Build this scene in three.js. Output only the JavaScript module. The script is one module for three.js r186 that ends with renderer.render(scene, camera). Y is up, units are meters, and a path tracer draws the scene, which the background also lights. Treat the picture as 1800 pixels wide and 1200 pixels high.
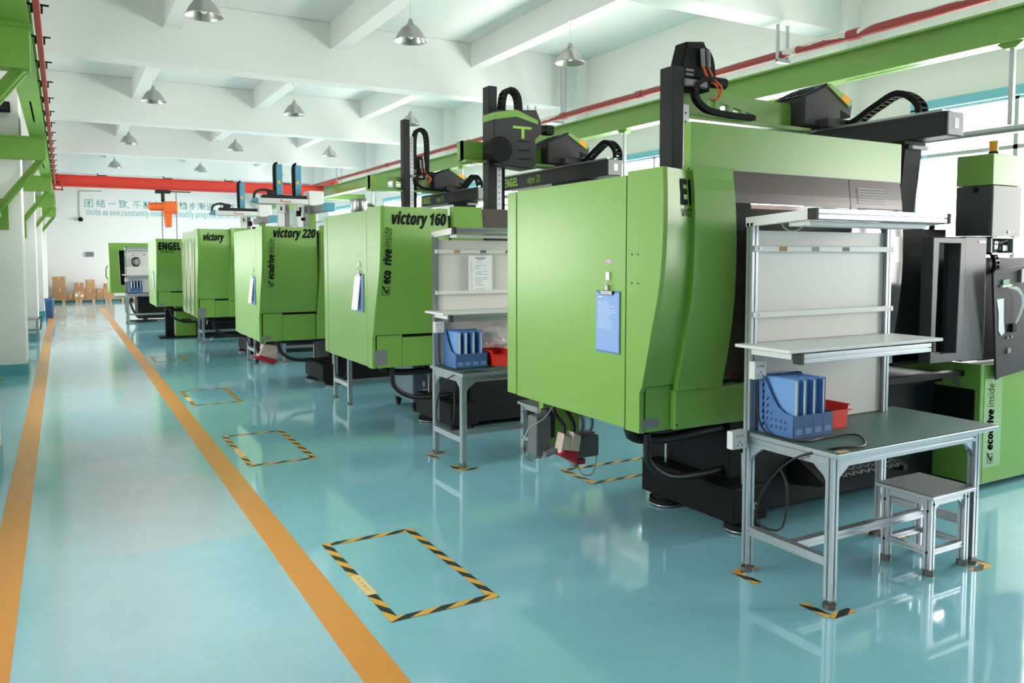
import * as THREE from 'three';
import { RoundedBoxGeometry } from 'three/addons/geometries/RoundedBoxGeometry.js';
import { mergeGeometries } from 'three/addons/utils/BufferGeometryUtils.js';
import { FontLoader } from 'three/addons/loaders/FontLoader.js';
import { RectAreaLightUniformsLib } from 'three/addons/lights/RectAreaLightUniformsLib.js';
import { ImprovedNoise } from 'three/addons/math/ImprovedNoise.js';

// ---------------------------------------------------------------- camera, sky, exposure
const scene = new THREE.Scene();
const camera = new THREE.PerspectiveCamera(46.397, 1.5, 0.05, 200);
camera.position.set(0, 1.75, 0);
camera.rotation.order = 'YXZ';
camera.rotation.y = -THREE.MathUtils.degToRad(29.395);
camera.rotation.x = -THREE.MathUtils.degToRad(3.27);
camera.setViewOffset(1800, 1200, 0, 70, 1800, 1200);
camera.updateMatrixWorld();
const SKY = 6;                     // overcast sky seen through the windows
const DAYLIGHT = 7;                // soft daylight entering at each window opening
scene.background = new THREE.Color().setRGB(1.0, 0.985, 0.965);
scene.backgroundIntensity = SKY;
const renderer = new THREE.WebGLRenderer({ antialias: true });
renderer.toneMapping = THREE.LinearToneMapping;
renderer.toneMappingExposure = 1.55;
renderer.shadowMap.enabled = true;
RectAreaLightUniformsLib.init();

// ---------------------------------------------------------------- helpers
const V = (x, y, z) => new THREE.Vector3(x, y, z);
let seed = 7;
const rnd = () => { seed = (seed * 1664525 + 1013904223) >>> 0; return seed / 4294967296; };
const noise = new ImprovedNoise();
const taken = {};
function numbered(n) { taken[n] = (taken[n] ?? -1) + 1; return taken[n] ? n + '_' + String(taken[n]).padStart(3, '0') : n; }
function prep(g) {
  g = g.index ? g.toNonIndexed() : g.clone();
  for (const k of Object.keys(g.attributes)) if (!['position', 'normal', 'uv'].includes(k)) g.deleteAttribute(k);
  if (!g.attributes.uv) g.setAttribute('uv', new THREE.BufferAttribute(new Float32Array(g.attributes.position.count * 2), 2));
  if (!g.attributes.normal) g.computeVertexNormals();
  return g;
}
function boxUV(g) {
  const p = g.attributes.position, n = g.attributes.normal, uv = g.attributes.uv;
  for (let i = 0; i < p.count; i++) {
    const ax = Math.abs(n.getX(i)), ay = Math.abs(n.getY(i)), az = Math.abs(n.getZ(i));
    if (ay >= ax && ay >= az) uv.setXY(i, p.getX(i), -p.getZ(i));
    else if (ax >= az) uv.setXY(i, p.getZ(i), p.getY(i));
    else uv.setXY(i, p.getX(i), p.getY(i));
  }
  return g;
}
function merge(list) {
  const gs = [list].flat(9).filter(Boolean).map(prep);
  return gs.length === 1 ? gs[0] : mergeGeometries(gs, false);
}
function mesh(name, geos, mat, parent, keepUV = false) {
  const g = merge(geos);
  if (!keepUV) boxUV(g);
  const m = new THREE.Mesh(g, mat);
  m.castShadow = m.receiveShadow = true;
  m.name = parent ? name : numbered(name);
  (parent ?? scene).add(m);
  return m;
}
function each(name, geos, mat, parent) { return geos.map((g) => mesh(name, g, mat, parent)); }
function thing(name, label, category, [x, y, z] = [0, 0, 0], turn = 0, group) {
  const o = new THREE.Group(); o.name = numbered(name); scene.add(o);
  o.position.set(x, y, z); o.rotation.y = turn; o.userData = { label, category };
  if (group) o.userData.group = group;
  return o;
}
function one(name, geos, mat, label, category, group, keepUV) {
  const m = mesh(name, geos, mat, null, keepUV); m.userData = { label, category }; if (group) m.userData.group = group; return m;
}
function structure(name, geos, mat, label) {
  const m = geos ? mesh(name, geos, mat, null) : new THREE.Group();
  if (!geos) { m.name = numbered(name); scene.add(m); }
  m.userData = { kind: 'structure' }; if (label) m.userData.label = label;
  return m;
}
function bx(x0, x1, y0, y1, z0, z1, r = 0) {
  const w = Math.abs(x1 - x0), h = Math.abs(y1 - y0), d = Math.abs(z1 - z0);
  const g = r ? new RoundedBoxGeometry(w, h, d, 1, Math.min(r, w / 2.01, h / 2.01, d / 2.01)) : new THREE.BoxGeometry(w, h, d);
  return g.translate((x0 + x1) / 2, (y0 + y1) / 2, (z0 + z1) / 2);
}
function prism(axis, pts, a, b, bevel = 0, holes = []) {
  const map = (p) => axis === 'z' ? new THREE.Vector2(p[0], p[1]) : axis === 'x' ? new THREE.Vector2(-p[0], p[1]) : new THREE.Vector2(p[0], -p[1]);
  const s = new THREE.Shape(pts.map(map));
  for (const h of holes) s.holes.push(new THREE.Path(h.map(map)));
  const lo = Math.min(a, b), d = Math.abs(b - a);
  const g = new THREE.ExtrudeGeometry(s, { depth: d - 2 * bevel, bevelEnabled: bevel > 0, bevelSize: bevel, bevelThickness: bevel, bevelOffset: -bevel, bevelSegments: 1, curveSegments: 6 });
  g.translate(0, 0, bevel);
  if (axis === 'x') g.rotateY(Math.PI / 2); else if (axis === 'y') g.rotateX(-Math.PI / 2);
  return g.translate(axis === 'x' ? lo : 0, axis === 'y' ? lo : 0, axis === 'z' ? lo : 0);
}
function bar(p0, p1, r, n = 10) {
  const a = V(...p0), b = V(...p1), d = b.clone().sub(a);
  const g = new THREE.CylinderGeometry(r, r, d.length(), n);
  g.applyQuaternion(new THREE.Quaternion().setFromUnitVectors(V(0, 1, 0), d.clone().normalize()));
  return g.translate((a.x + b.x) / 2, (a.y + b.y) / 2, (a.z + b.z) / 2);
}
function plank(p0, p1, w, h, up = [0, 1, 0]) {          // a box from p0 to p1, w wide, h thick along up
  const a = V(...p0), b = V(...p1), t = b.clone().sub(a), L = t.length(); t.normalize();
  const s = new THREE.Vector3().crossVectors(V(...up), t).normalize(), u = new THREE.Vector3().crossVectors(t, s);
  const g = new THREE.BoxGeometry(w, h, L);
  g.applyMatrix4(new THREE.Matrix4().makeBasis(s, u, t));
  return g.translate((a.x + b.x) / 2, (a.y + b.y) / 2, (a.z + b.z) / 2);
}
function tube(pts, r, seg = 24, n = 7) { return new THREE.TubeGeometry(new THREE.CatmullRomCurve3(pts.map((p) => V(...p))), seg, r, n); }
function disc(x, y, z, r, h, n = 20, axis = 'y') {
  const g = new THREE.CylinderGeometry(r, r, h, n);
  if (axis === 'x') g.rotateZ(Math.PI / 2); if (axis === 'z') g.rotateX(Math.PI / 2);
  return g.translate(x, y, z);
}
// T-slot aluminium profile along one axis, section s
function alu(axis, a, b, u, v, s = 0.04) {
  const h = s / 2, k = s * 0.11, d = s * 0.16, P = [];
  const side = [[-h, -h], [-k, -h], [-k, -h + d], [k, -h + d], [k, -h], [h, -h]];
  for (let i = 0; i < 4; i++) { const c = Math.cos(i * Math.PI / 2), q = Math.sin(i * Math.PI / 2); for (const [x, y] of side.slice(0, 5)) P.push([x * c - y * q + u, x * q + y * c + v]); }
  return axis === 'y' ? prism('y', P, a, b) : axis === 'x' ? prism('x', P, a, b) : prism('z', P, a, b);
}
// cable carrier: linked side plates and crossbars along a path
function chain(pts, w, h, axis, n) {
  const c = new THREE.CatmullRomCurve3(pts.map((p) => V(...p))), out = [], s = V(...axis).normalize();
  const P = c.getSpacedPoints(n);
  for (let i = 0; i < n; i++) {
    const a = P[i], b = P[i + 1], t = b.clone().sub(a), L = t.length(); t.normalize();
    const u = new THREE.Vector3().crossVectors(t, s).normalize(), m = new THREE.Matrix4().makeBasis(s, u, t).setPosition(a.clone().add(b).multiplyScalar(0.5));
    for (const e of [-1, 1]) out.push(new THREE.BoxGeometry(w * 0.14, h, L * 1.12).translate(e * w * 0.43, 0, 0).applyMatrix4(m));
    for (const e of [-1, 1]) out.push(new THREE.BoxGeometry(w * 0.8, h * 0.16, L * 0.42).translate(0, e * h * 0.42, 0).applyMatrix4(m));
  }
  return out;
}
const fonts = { bold: await new FontLoader().loadAsync('fonts/droid/droid_sans_bold.typeface.json'), regular: await new FontLoader().loadAsync('fonts/droid/droid_sans_regular.typeface.json') };
// flat lettering in the xy plane, left edge at 0, baseline at 0, fitted to a width
function letters(str, width, height, { font = 'bold', slant = 0, fat = 0 } = {}) {
  const g = new THREE.ShapeGeometry(fonts[font].generateShapes(str, 1), 3);
  g.computeBoundingBox();
  const b = g.boundingBox, caps = 0.74;
  g.translate(-b.min.x, 0, 0);
  const sx = width / (b.max.x - b.min.x), sy = height / caps;
  g.applyMatrix4(new THREE.Matrix4().set(sx, slant * sy, 0, 0, 0, sy, 0, 0, 0, 0, 1, 0, 0, 0, 0, 1));
  if (fat) return mergeGeometries([[0, 0], [fat, 0], [-fat, 0], [0, fat], [0, -fat]].map(([a, b]) => g.clone().translate(a, b, 0)));
  return g;
}

// ---------------------------------------------------------------- textures and materials
function dataTex(w, h, fn, srgb = true) {
  const d = new Uint8Array(w * h * 4);
  for (let j = 0; j < h; j++) for (let i = 0; i < w; i++) { const c = fn(i, j); const k = (j * w + i) * 4; d[k] = c[0]; d[k + 1] = c[1]; d[k + 2] = c[2]; d[k + 3] = 255; }
  const t = new THREE.DataTexture(d, w, h); t.magFilter = t.minFilter = THREE.LinearFilter; t.wrapS = t.wrapT = THREE.RepeatWrapping;
  if (srgb) t.colorSpace = THREE.SRGBColorSpace; t.needsUpdate = true; return t;
}
function canvasTex(w, h, draw, srgb = true) {
  const c = document.createElement('canvas'); c.width = w; c.height = h; draw(c.getContext('2d'), w, h);
  const t = new THREE.CanvasTexture(c); t.wrapS = t.wrapT = THREE.RepeatWrapping; if (srgb) t.colorSpace = THREE.SRGBColorSpace; return t;
}
const std = (color, roughness = 0.5, metalness = 0, extra = {}) => new THREE.MeshPhysicalMaterial({ color, roughness, metalness, ...extra });
const fbm = (x, y, s) => 0.55 * noise.noise(x, y, s) + 0.3 * noise.noise(x * 2.1, y * 2.1, s + 3) + 0.15 * noise.noise(x * 4.7, y * 4.7, s + 7);
const FX0 = -1.2, FX1 = 9.8, FZ0 = -35.6, FZ1 = 6.0;          // extent of the floor
// epoxy coat: worn roller-wide patches along the gangway, end-wall reflection painted into their grey
const TW = 512, TH = 1600;
const wearAndSheen = (x, z) => {
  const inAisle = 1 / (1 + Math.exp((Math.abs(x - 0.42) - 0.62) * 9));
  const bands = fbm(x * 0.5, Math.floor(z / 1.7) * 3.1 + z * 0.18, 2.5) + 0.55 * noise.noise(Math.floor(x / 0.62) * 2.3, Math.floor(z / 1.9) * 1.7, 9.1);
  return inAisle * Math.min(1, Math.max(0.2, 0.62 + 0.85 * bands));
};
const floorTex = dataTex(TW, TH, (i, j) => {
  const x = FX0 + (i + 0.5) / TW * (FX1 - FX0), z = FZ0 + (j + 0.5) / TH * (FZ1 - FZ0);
  const w = wearAndSheen(x, z), n = fbm(x * 0.9, z * 0.9, 5.2) * 7 + fbm(x * 6, z * 6, 1.2) * 4 + (rnd() - 0.5) * 3;
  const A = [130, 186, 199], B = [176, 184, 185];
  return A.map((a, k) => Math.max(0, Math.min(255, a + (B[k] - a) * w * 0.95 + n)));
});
const floorRough = dataTex(TW, TH, (i, j) => {
  const x = FX0 + (i + 0.5) / TW * (FX1 - FX0), z = FZ0 + (j + 0.5) / TH * (FZ1 - FZ0);
  const v = 17 + wearAndSheen(x, z) * 34 + fbm(x * 0.8, z * 0.8, 8.8) * 12 + fbm(x * 7, z * 7, 3.3) * 4;
  return [v, v, v];
}, false);
const floorBump = dataTex(512, 512, (i, j) => { const v = 128 + 120 * fbm(i / 512 * 6, j / 512 * 6, 4.4); return [v, v, v]; }, false);
floorBump.repeat.set(4, 15);
const M = {
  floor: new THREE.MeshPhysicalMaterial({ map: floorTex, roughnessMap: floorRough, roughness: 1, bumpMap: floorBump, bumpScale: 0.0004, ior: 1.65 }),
  wall: std(0xefeeec, 0.75), ceiling: std(0xe2e5e3, 0.8),
  wallMark: std(0x8fc0c4, 0.7),
  skirting: std(0x5fa9b4, 0.4),
  orange: std(0xcd8c3c, 0.3), orangePale: std(0xd9a07a, 0.4),
  green: std(0x74a147, 0.34, 0, { clearcoat: 0.25, clearcoatRoughness: 0.25 }),
  greenDeep: std(0x6b9a38, 0.36, 0, { clearcoat: 0.2, clearcoatRoughness: 0.3 }),
  steelGreen: std(0x6c9a3a, 0.5),
  black: std(0x0f1111, 0.6, 0, { specularIntensity: 0.35 }), frame: std(0x131718, 0.55, 0, { specularIntensity: 0.35 }), rubber: std(0x141414, 0.7, 0, { specularIntensity: 0.4 }),
  anthracite: std(0x39383a, 0.6, 0, { specularIntensity: 0.5 }), grey: std(0x414246, 0.45), cover: std(0x7c7e80, 0.42, 0.2),
  stickerYellow: std(0xd8c488, 0.6), stickerInk: std(0x9a7a5a, 0.7), towerFront: std(0x85827f, 0.5), dark: std(0x262729, 0.55, 0, { specularIntensity: 0.5 }),
  alu: std(0xb3b9be, 0.34, 0.8), steel: std(0xa9adb0, 0.3, 0.9), brushed: std(0x584f4d, 0.28, 0.2),
  castIron: std(0x3a3938, 0.5, 0.2), footMetal: std(0x74736f, 0.4, 0.6),
  white: std(0xdcdedd, 0.45), board: std(0xd9d6d2, 0.4), paper: std(0xeef0ef, 0.85),
  mat: std(0x3c5f58, 0.55), seat: std(0x6f7472, 0.5, 0.2),
  blueBox: std(0x4b74ad, 0.42), blueDark: std(0x3b628f, 0.45), blueFolder: std(0x6f9fd8, 0.4), blueFolderB: std(0x5b8ccb, 0.4), clip: std(0x6d8fc4, 0.45),
  redBin: std(0xe8352b, 0.4), redPaint: std(0xd23a2c, 0.45), pipeRed: std(0x8e2f2e, 0.45), dust: std(0xcfc9c2, 0.9), rail: std(0xd2453c, 0.5),
  lampMetal: std(0xb7b5b0, 0.28, 0.85), lampInner: std(0xdfe3e0, 0.18, 0.9), bulb: new THREE.MeshPhysicalMaterial({ color: 0xf4f4ee, roughness: 0.4 }),
  hoist: std(0xe8682a, 0.4), chainSteel: std(0x7d7f80, 0.4, 0.7),
  robotBlue: std(0x4e92ad, 0.4), robotWhite: std(0xd9dcdb, 0.45),
  cardboard: std(0xa97e58, 0.85), cardboardB: std(0xb48a63, 0.85), tape: std(0xc9a77c, 0.5), wood: std(0xb99a72, 0.8),
  winBlue: std(0x86cbe2, 0.5), winAlu: std(0xb6bcbe, 0.4, 0.4),
  glass: new THREE.MeshPhysicalMaterial({ color: 0xffffff, roughness: 0.02, transmission: 1, thickness: 0, ior: 1.45 }),
  tinted: new THREE.MeshPhysicalMaterial({ color: 0x8d8380, roughness: 0.05, transmission: 0.9, thickness: 0, ior: 1.5 }),
  bag: new THREE.MeshPhysicalMaterial({ color: 0xf2eff0, roughness: 0.22, transmission: 0.55, thickness: 0, ior: 1.4 }),
  foil: new THREE.MeshPhysicalMaterial({ color: 0xe4ecc8, roughness: 0.12, transmission: 0.85, thickness: 0 }),
  sticker: new THREE.MeshPhysicalMaterial({ color: 0xbfe0a8, roughness: 0.12, transmission: 0.35, thickness: 0 }),
  print: std(0x0d1a15, 0.75, 0, { specularIntensity: 0.25 }), printPale: std(0x9fb08a, 0.4), printGreen: std(0x8cc03c, 0.4),
  amber: std(0xf0a020, 0.25), amberClear: new THREE.MeshPhysicalMaterial({ color: 0xf2a838, roughness: 0.2, transmission: 0.4, thickness: 0 }),
  connGrey: std(0x5e6263, 0.5), connRed: std(0xb3283f, 0.45), connBeige: std(0xcfc0b0, 0.5),
  cable: std(0x121516, 0.5), cableGrey: std(0x8f9696, 0.5), cableOrange: std(0xd9642e, 0.5),
  tempBox: std(0x54707e, 0.45), ground: std(0xb9b9b3, 0.9), pink: std(0xc79ad0, 0.6), pcb: std(0x2e8a62, 0.5), yellow: std(0xe0b23a, 0.5),
};
const hazardTex = canvasTex(128, 64, (c, w, h) => {
  c.fillStyle = '#d8a545'; c.fillRect(0, 0, w, h); c.fillStyle = '#1c2b2a';
  for (const o of [-1, 0, 1]) { c.beginPath(); c.moveTo(o * w + 0, h); c.lineTo(o * w + w * 0.5, h); c.lineTo(o * w + w, 0); c.lineTo(o * w + w * 0.5, 0); c.fill(); }
});
M.hazard = new THREE.MeshPhysicalMaterial({ map: hazardTex, roughness: 0.38 });
const paperTex = canvasTex(256, 360, (c, w, h) => {
  c.fillStyle = '#eceff0'; c.fillRect(0, 0, w, h); c.fillStyle = '#6d7c86';
  c.fillRect(70, 18, 116, 9); c.fillRect(90, 36, 76, 7);
  let s = 5; const r = () => (s = (s * 16807) % 2147483647) / 2147483647;
  for (let y = 64; y < h - 20; y += 15) { c.globalAlpha = 0.55; c.fillRect(18, y, 18 + r() * 20, 5); if (r() > 0.35) c.fillRect(62 + r() * 20, y, 40 + r() * 120, 5); }
});
M.printed = new THREE.MeshPhysicalMaterial({ map: paperTex, roughness: 0.8 });
const clipTex = canvasTex(256, 380, (c, w, h) => {
  c.fillStyle = '#7f9fd2'; c.fillRect(0, 0, w, h); c.fillStyle = '#c5d4ec';
  let s = 9; const r = () => (s = (s * 16807) % 2147483647) / 2147483647;
  c.fillRect(22, 26, 44, 8);
  for (let y = 60; y < 240; y += 13) { c.globalAlpha = 0.75; c.fillRect(18, y, 120 + r() * 90, 4); }
});
M.clipSheet = new THREE.MeshPhysicalMaterial({ map: clipTex, roughness: 0.5 });

// ---------------------------------------------------------------- room shell
const ZB = [5.4, -1.1, -7.6, -14.1, -20.6, -27.1, -33.6];      // cross beams and pillars
const WR = 9.6, WL = -1.0, ZBACK = -35.5, ZFRONT = 5.7, SLAB = 5.82;
{
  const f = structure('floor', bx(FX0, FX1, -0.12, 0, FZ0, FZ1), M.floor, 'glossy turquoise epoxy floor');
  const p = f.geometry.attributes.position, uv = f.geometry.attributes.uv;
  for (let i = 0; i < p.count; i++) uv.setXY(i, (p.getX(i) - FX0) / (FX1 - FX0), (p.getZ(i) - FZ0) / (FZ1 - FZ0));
  structure('ground', bx(-60, 70, -0.3, -0.16, -90, 60), M.ground, 'pale concrete yard outside the windows');
}
{
  const c = structure('ceiling', bx(WL - 0.25, WR + 0.25, SLAB, SLAB + 0.2, ZBACK - 0.2, ZFRONT + 0.2), M.ceiling, 'white concrete ceiling slab with deep beams');
  for (const z of ZB) mesh('cross_beam', bx(WL, WR, 4.8, SLAB, z - 0.2, z + 0.2, 0.012), M.ceiling, c);
  for (const x of [1.49, 4.19, 6.92]) for (let i = 0; i < ZB.length; i++) {
    const far = i + 1 < ZB.length ? ZB[i + 1] + 0.2 : ZBACK;
    mesh('joist', bx(x, x + 0.26, 5.36, SLAB, far, ZB[i] - 0.2), M.ceiling, c);
  }
}
function wallWithOpenings(x0, x1, openings) {      // along z; openings [z0, z1, y0, y1]
  const out = []; let z = ZBACK - 0.2;
  for (const [a, b, y0, y1] of [...openings].sort((p, q) => p[0] - q[0])) {
    out.push(bx(x0, x1, 0, SLAB, z, a), bx(x0, x1, 0, y0, a, b), bx(x0, x1, y1, SLAB, a, b)); z = b;
  }
  out.push(bx(x0, x1, 0, SLAB, z, ZFRONT + 0.2)); return out;
}
function buildWindow(n, x, side, z0, z1, y0, y1, cols, rail, label) {
  const g = structure('window_' + n, null, null, label), t = 0.05, xo = x + side * 0.1;
  const lip = (a, b, c, d) => bx(x - side * 0.012, x + side * 0.2, a, b, c, d);
  mesh('blue_surround', [lip(y1 - 0.02, y1 + 0.09, z0 - 0.09, z1 + 0.09), lip(y0 - 0.09, y0 + 0.02, z0 - 0.09, z1 + 0.09), lip(y0, y1, z0 - 0.09, z0 + 0.02), lip(y0, y1, z1 - 0.02, z1 + 0.09)], M.winBlue, g);
  const fr = [bx(xo - 0.03, xo + 0.03, y0, y0 + t, z0, z1), bx(xo - 0.03, xo + 0.03, y1 - t, y1, z0, z1), bx(xo - 0.03, xo + 0.03, rail - t / 2, rail + t / 2, z0, z1)];
  for (let i = 0; i <= cols; i++) { const z = z0 + (z1 - z0) * i / cols; fr.push(bx(xo - 0.03, xo + 0.03, y0, y1, z - t / 2, z + t / 2)); }
  mesh('window_frame', fr, M.winAlu, g);
  const day = new THREE.RectAreaLight(0xfffbf6, DAYLIGHT, z1 - z0, y1 - y0);
  day.name = 'window_daylight'; day.position.set(x + side * 0.2, (y0 + y1) / 2, (z0 + z1) / 2); day.lookAt(x - side, (y0 + y1) / 2, (z0 + z1) / 2); g.add(day);
  for (let i = 0; i < cols; i++) for (const [a, b] of [[y0, rail], [rail, y1]]) {
    const c = z0 + (z1 - z0) * i / cols, d = z0 + (z1 - z0) * (i + 1) / cols;
    mesh('pane', bx(xo - 0.003, xo + 0.003, a + t / 2, b - t / 2, c + t / 2, d - t / 2), M.glass, g);
  }
}
{
  const R = [], L = [];
  for (let i = 1; i + 1 < ZB.length; i++) { R.push([ZB[i + 1] + 1.15, ZB[i] - 0.6, 1.05, 3.62]); L.push([ZB[i + 1] + 2.1, ZB[i] - 2.1, 1.2, 2.45]); }
  R.unshift([-0.45, 1.7, 1.05, 3.62]);
  const wr = structure('wall_right', wallWithOpenings(WR, WR + 0.24, R), M.wall, 'white outer wall with wide windows behind the machines');
  const wl = structure('wall_left', wallWithOpenings(WL - 0.24, WL, L), M.wall, 'white outer wall behind the pillar row');
  R.forEach(([a, b, c, d], i) => buildWindow(i + 1, WR, 1, a, b, c, d, 4, 3.02, 'wide aluminium window in a light blue surround'));
  L.forEach(([a, b, c, d], i) => buildWindow(i + 1 + R.length, WL, -1, a, b, c, d, 2, 2.1, 'small aluminium window between the left pillars'));
  for (const z of ZB.slice(1)) {
    mesh('pilaster', bx(WR - 0.3, WR + 0.02, 0, SLAB, z - 0.3, z + 0.3, 0.01), M.wall, wr);
    const p = mesh('pillar', bx(-0.98, -0.5, 0, 5, z - 0.35, z + 0.35, 0.012), M.wall, wl);
    mesh('skirting', bx(-0.99, -0.488, 0, 0.16, z - 0.362, z + 0.362), M.skirting, p);
  }
  mesh('skirting', bx(WL, WL + 0.012, 0, 0.16, ZBACK, ZFRONT), M.skirting, wl);
  const wb = structure('wall_back', bx(WL - 0.25, WR + 0.25, 0, SLAB, ZBACK - 0.2, ZBACK), M.wall, 'white end wall with a painted slogan');
  mesh('skirting', bx(WL, WR, 0, 0.16, ZBACK, ZBACK + 0.012), M.skirting, wb);
  const wf = structure('wall_front', bx(WL - 0.25, WR + 0.25, 0, SLAB, ZFRONT, ZFRONT + 0.2), M.wall, 'white end wall behind the camera');
  mesh('skirting', bx(WL, WR, 0, 0.16, ZFRONT - 0.012, ZFRONT), M.skirting, wf);
}

// floor markings
one('floor_line', bx(1.03, 1.2, 0, 0.0015, -30, 3.0), M.orange, 'orange floor line between the gangway and the machines', 'floor line');
one('floor_line', bx(-0.4, -0.24, 0, 0.0015, -30.5, 3.0), M.orange, 'orange floor line along the pillars', 'floor line');
function tapeStrip(x0, z0, x1, z1, w = 0.05, lift = 0.001) {
  const L = Math.hypot(x1 - x0, z1 - z0), g = new THREE.BoxGeometry(L, 0.0008, w), uv = g.attributes.uv;
  for (let i = 0; i < uv.count; i++) uv.setX(i, uv.getX(i) * L / 0.19);
  return g.rotateY(-Math.atan2(z1 - z0, x1 - x0)).translate((x0 + x1) / 2, lift, (z0 + z1) / 2);
}
function tapeBox(x0, x1, z0, z1, label, torn) {       // z0 far, z1 near
  const t = thing('floor_tape_rectangle', label, 'floor tape', [(x0 + x1) / 2, 0, (z0 + z1) / 2], 0, 'hazard tape rectangles on the floor');
  const a = (x1 - x0) / 2, b = (z1 - z0) / 2;
  mesh('tape_strip', tapeStrip(-a, -b + 0.025, a, -b + 0.025, 0.05, 0.001), M.hazard, t, true);
  mesh('tape_strip', tapeStrip(-a, b - 0.025, a, b - 0.025, 0.05, 0.0018), M.hazard, t, true);
  mesh('tape_strip', tapeStrip(-a + 0.025, -b, -a + 0.025, b, 0.05, 0.0014), M.hazard, t, true);
  mesh('tape_strip', tapeStrip(a - 0.025, -b, a - 0.025, b, 0.05, 0.0014), M.hazard, t, true);
  if (torn) { const s = mesh('paper_sticker', bx(-a - 0.002, -a + 0.055, 0.0018, 0.0026, -b * 0.05, b * 0.42), M.stickerYellow, t); s.userData = { label: 'worn pale yellow sticker with faint marks' };
    each('sticker_mark', [0.05, 0.14, 0.2, 0.24, 0.31].map((k, i) => new THREE.PlaneGeometry(0.02, 0.008).rotateX(-Math.PI / 2).rotateY(0.5 - i * 0.3).translate(-a + 0.028, 0.0029, b * k)), M.stickerInk, s); }
}
tapeBox(1.32, 1.91, -4.71, -3.52, 'largest hazard tape rectangle nearest the camera, beside the orange line', true);
tapeBox(1.3, 1.88, -8.06, -6.77, 'second nearest hazard tape rectangle, beside the second nearest machine', true);
tapeBox(1.27, 1.85, -11.06, -9.88, 'third nearest hazard tape rectangle, beside the third nearest machine', true);
tapeBox(1.27, 1.81, -15.15, -14.28, 'farthest and smallest hazard tape rectangle beside the orange line');
tapeBox(3.5, 4.75, -5.42, -4.95, 'narrow hazard tape rectangle under the nearest machine');
function cornerTape(x, z, sx, sz, label) {
  const t = thing('corner_tape', label, 'floor tape', [x, 0, z], 0, 'hazard tape corners at the bench feet');
  mesh('tape_strip', tapeStrip(0, 0, sx * 0.16, 0, 0.05, 0.001), M.hazard, t, true);
  mesh('tape_strip', tapeStrip(0, 0, 0, sz * 0.17, 0.05, 0.0016), M.hazard, t, true);
}
cornerTape(3.2, -3.16, 1, 1, 'hazard tape corner at the rear left foot of the nearest workbench');
cornerTape(3.2, -2.53, 1, -1, 'hazard tape corner at the front left foot of the nearest workbench');
cornerTape(4.53, -2.53, -1, -1, 'hazard tape corner at the front right foot of the nearest workbench');
cornerTape(4.53, -3.2, -1, 1, 'hazard tape corner at the rear right foot of the nearest workbench');
cornerTape(2.78, -6.42, 1, 1, 'hazard tape corner at the rear left foot of the second workbench');
cornerTape(2.79, -5.8, 1, -1, 'hazard tape corner at the front left foot of the second workbench');
cornerTape(4.06, -5.8, -1, -1, 'hazard tape corner at the right foot of the second workbench');

// ---------------------------------------------------------------- injection moulding machines
const PROF = [[0.02, 1.03], [0.055, 1.18], [0.085, 1.35], [0.103, 1.5], [0.112, 1.65], [0.113, 1.8], [0.108, 1.95], [0.095, 2.1], [0.075, 2.24]];
const CREASE = [[0, 1.0], [0.02, 1.03], [0.06, 1.18], [0.107, 1.35], [0.162, 1.5], [0.2, 1.63], [0.224, 1.78], [0.235, 1.92], [0.242, 2.08], [0.245, 2.26]];   // how far the leading edge leans out
const lookup = (tab, y) => { for (let i = 1; i < tab.length; i++) if (y <= tab[i][1]) { const [a0, b0] = tab[i - 1], [a1, b1] = tab[i]; return a0 + (a1 - a0) * Math.max(0, (y - b0) / (b1 - b0)); } return tab[tab.length - 1][0]; };
// moves the left edge of a panel onto a slanting line
const slant = (g, below, fn) => { g = g.index ? g.toNonIndexed() : g; const p = g.attributes.position; for (let i = 0; i < p.count; i++) if (p.getX(i) < below) p.setX(i, fn(p.getY(i), p.getX(i))); g.computeVertexNormals(); return g; };
// sheet over x, y with a front given by zf and a flat back, closed at the rim
function shell(xs, ys, zf, zb) {
  const pos = [], idx = [], N = xs.length, K = ys.length, id = (k, j, i) => k * N * K + j * N + i;
  for (const k of [0, 1]) for (const y of ys) for (const x of xs) pos.push(x, y, k ? zb : zf(x, y));
  const q = (a, b, c, d) => idx.push(a, b, c, a, c, d);
  for (let j = 0; j + 1 < K; j++) for (let i = 0; i + 1 < N; i++) q(id(0, j, i), id(0, j, i + 1), id(0, j + 1, i + 1), id(0, j + 1, i));
  const front = new THREE.BufferGeometry(); front.setAttribute('position', new THREE.Float32BufferAttribute(pos, 3)); front.setIndex([...idx]); front.computeVertexNormals(); idx.length = 0;
  for (let j = 0; j + 1 < K; j++) { q(id(0, j, 0), id(0, j + 1, 0), id(1, j + 1, 0), id(1, j, 0)); q(id(0, j, N - 1), id(1, j, N - 1), id(1, j + 1, N - 1), id(0, j + 1, N - 1)); }
  for (let i = 0; i + 1 < N; i++) { q(id(0, K - 1, i), id(0, K - 1, i + 1), id(1, K - 1, i + 1), id(1, K - 1, i)); q(id(0, 0, i), id(1, 0, i), id(1, 0, i + 1), id(0, 0, i + 1)); }
  let rim = new THREE.BufferGeometry(); rim.setAttribute('position', new THREE.Float32BufferAttribute(pos, 3)); rim.setIndex([...idx]); rim = rim.toNonIndexed(); rim.computeVertexNormals();
  return [front, rim];
}
function footDisc(parent, x, z) {
  const f = mesh('levelling_foot', [disc(x, 0.025, z, 0.115, 0.05, 28), disc(x, 0.06, z, 0.09, 0.03, 28)], M.rubber, parent);
  mesh('rim', new THREE.TorusGeometry(0.113, 0.008, 6, 28).rotateX(Math.PI / 2).translate(x, 0.012, z), M.steel, f);
  mesh('threaded_bolt', bar([x, 0.07, z], [x, 0.5, z], 0.013), M.steel, f);
}
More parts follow.
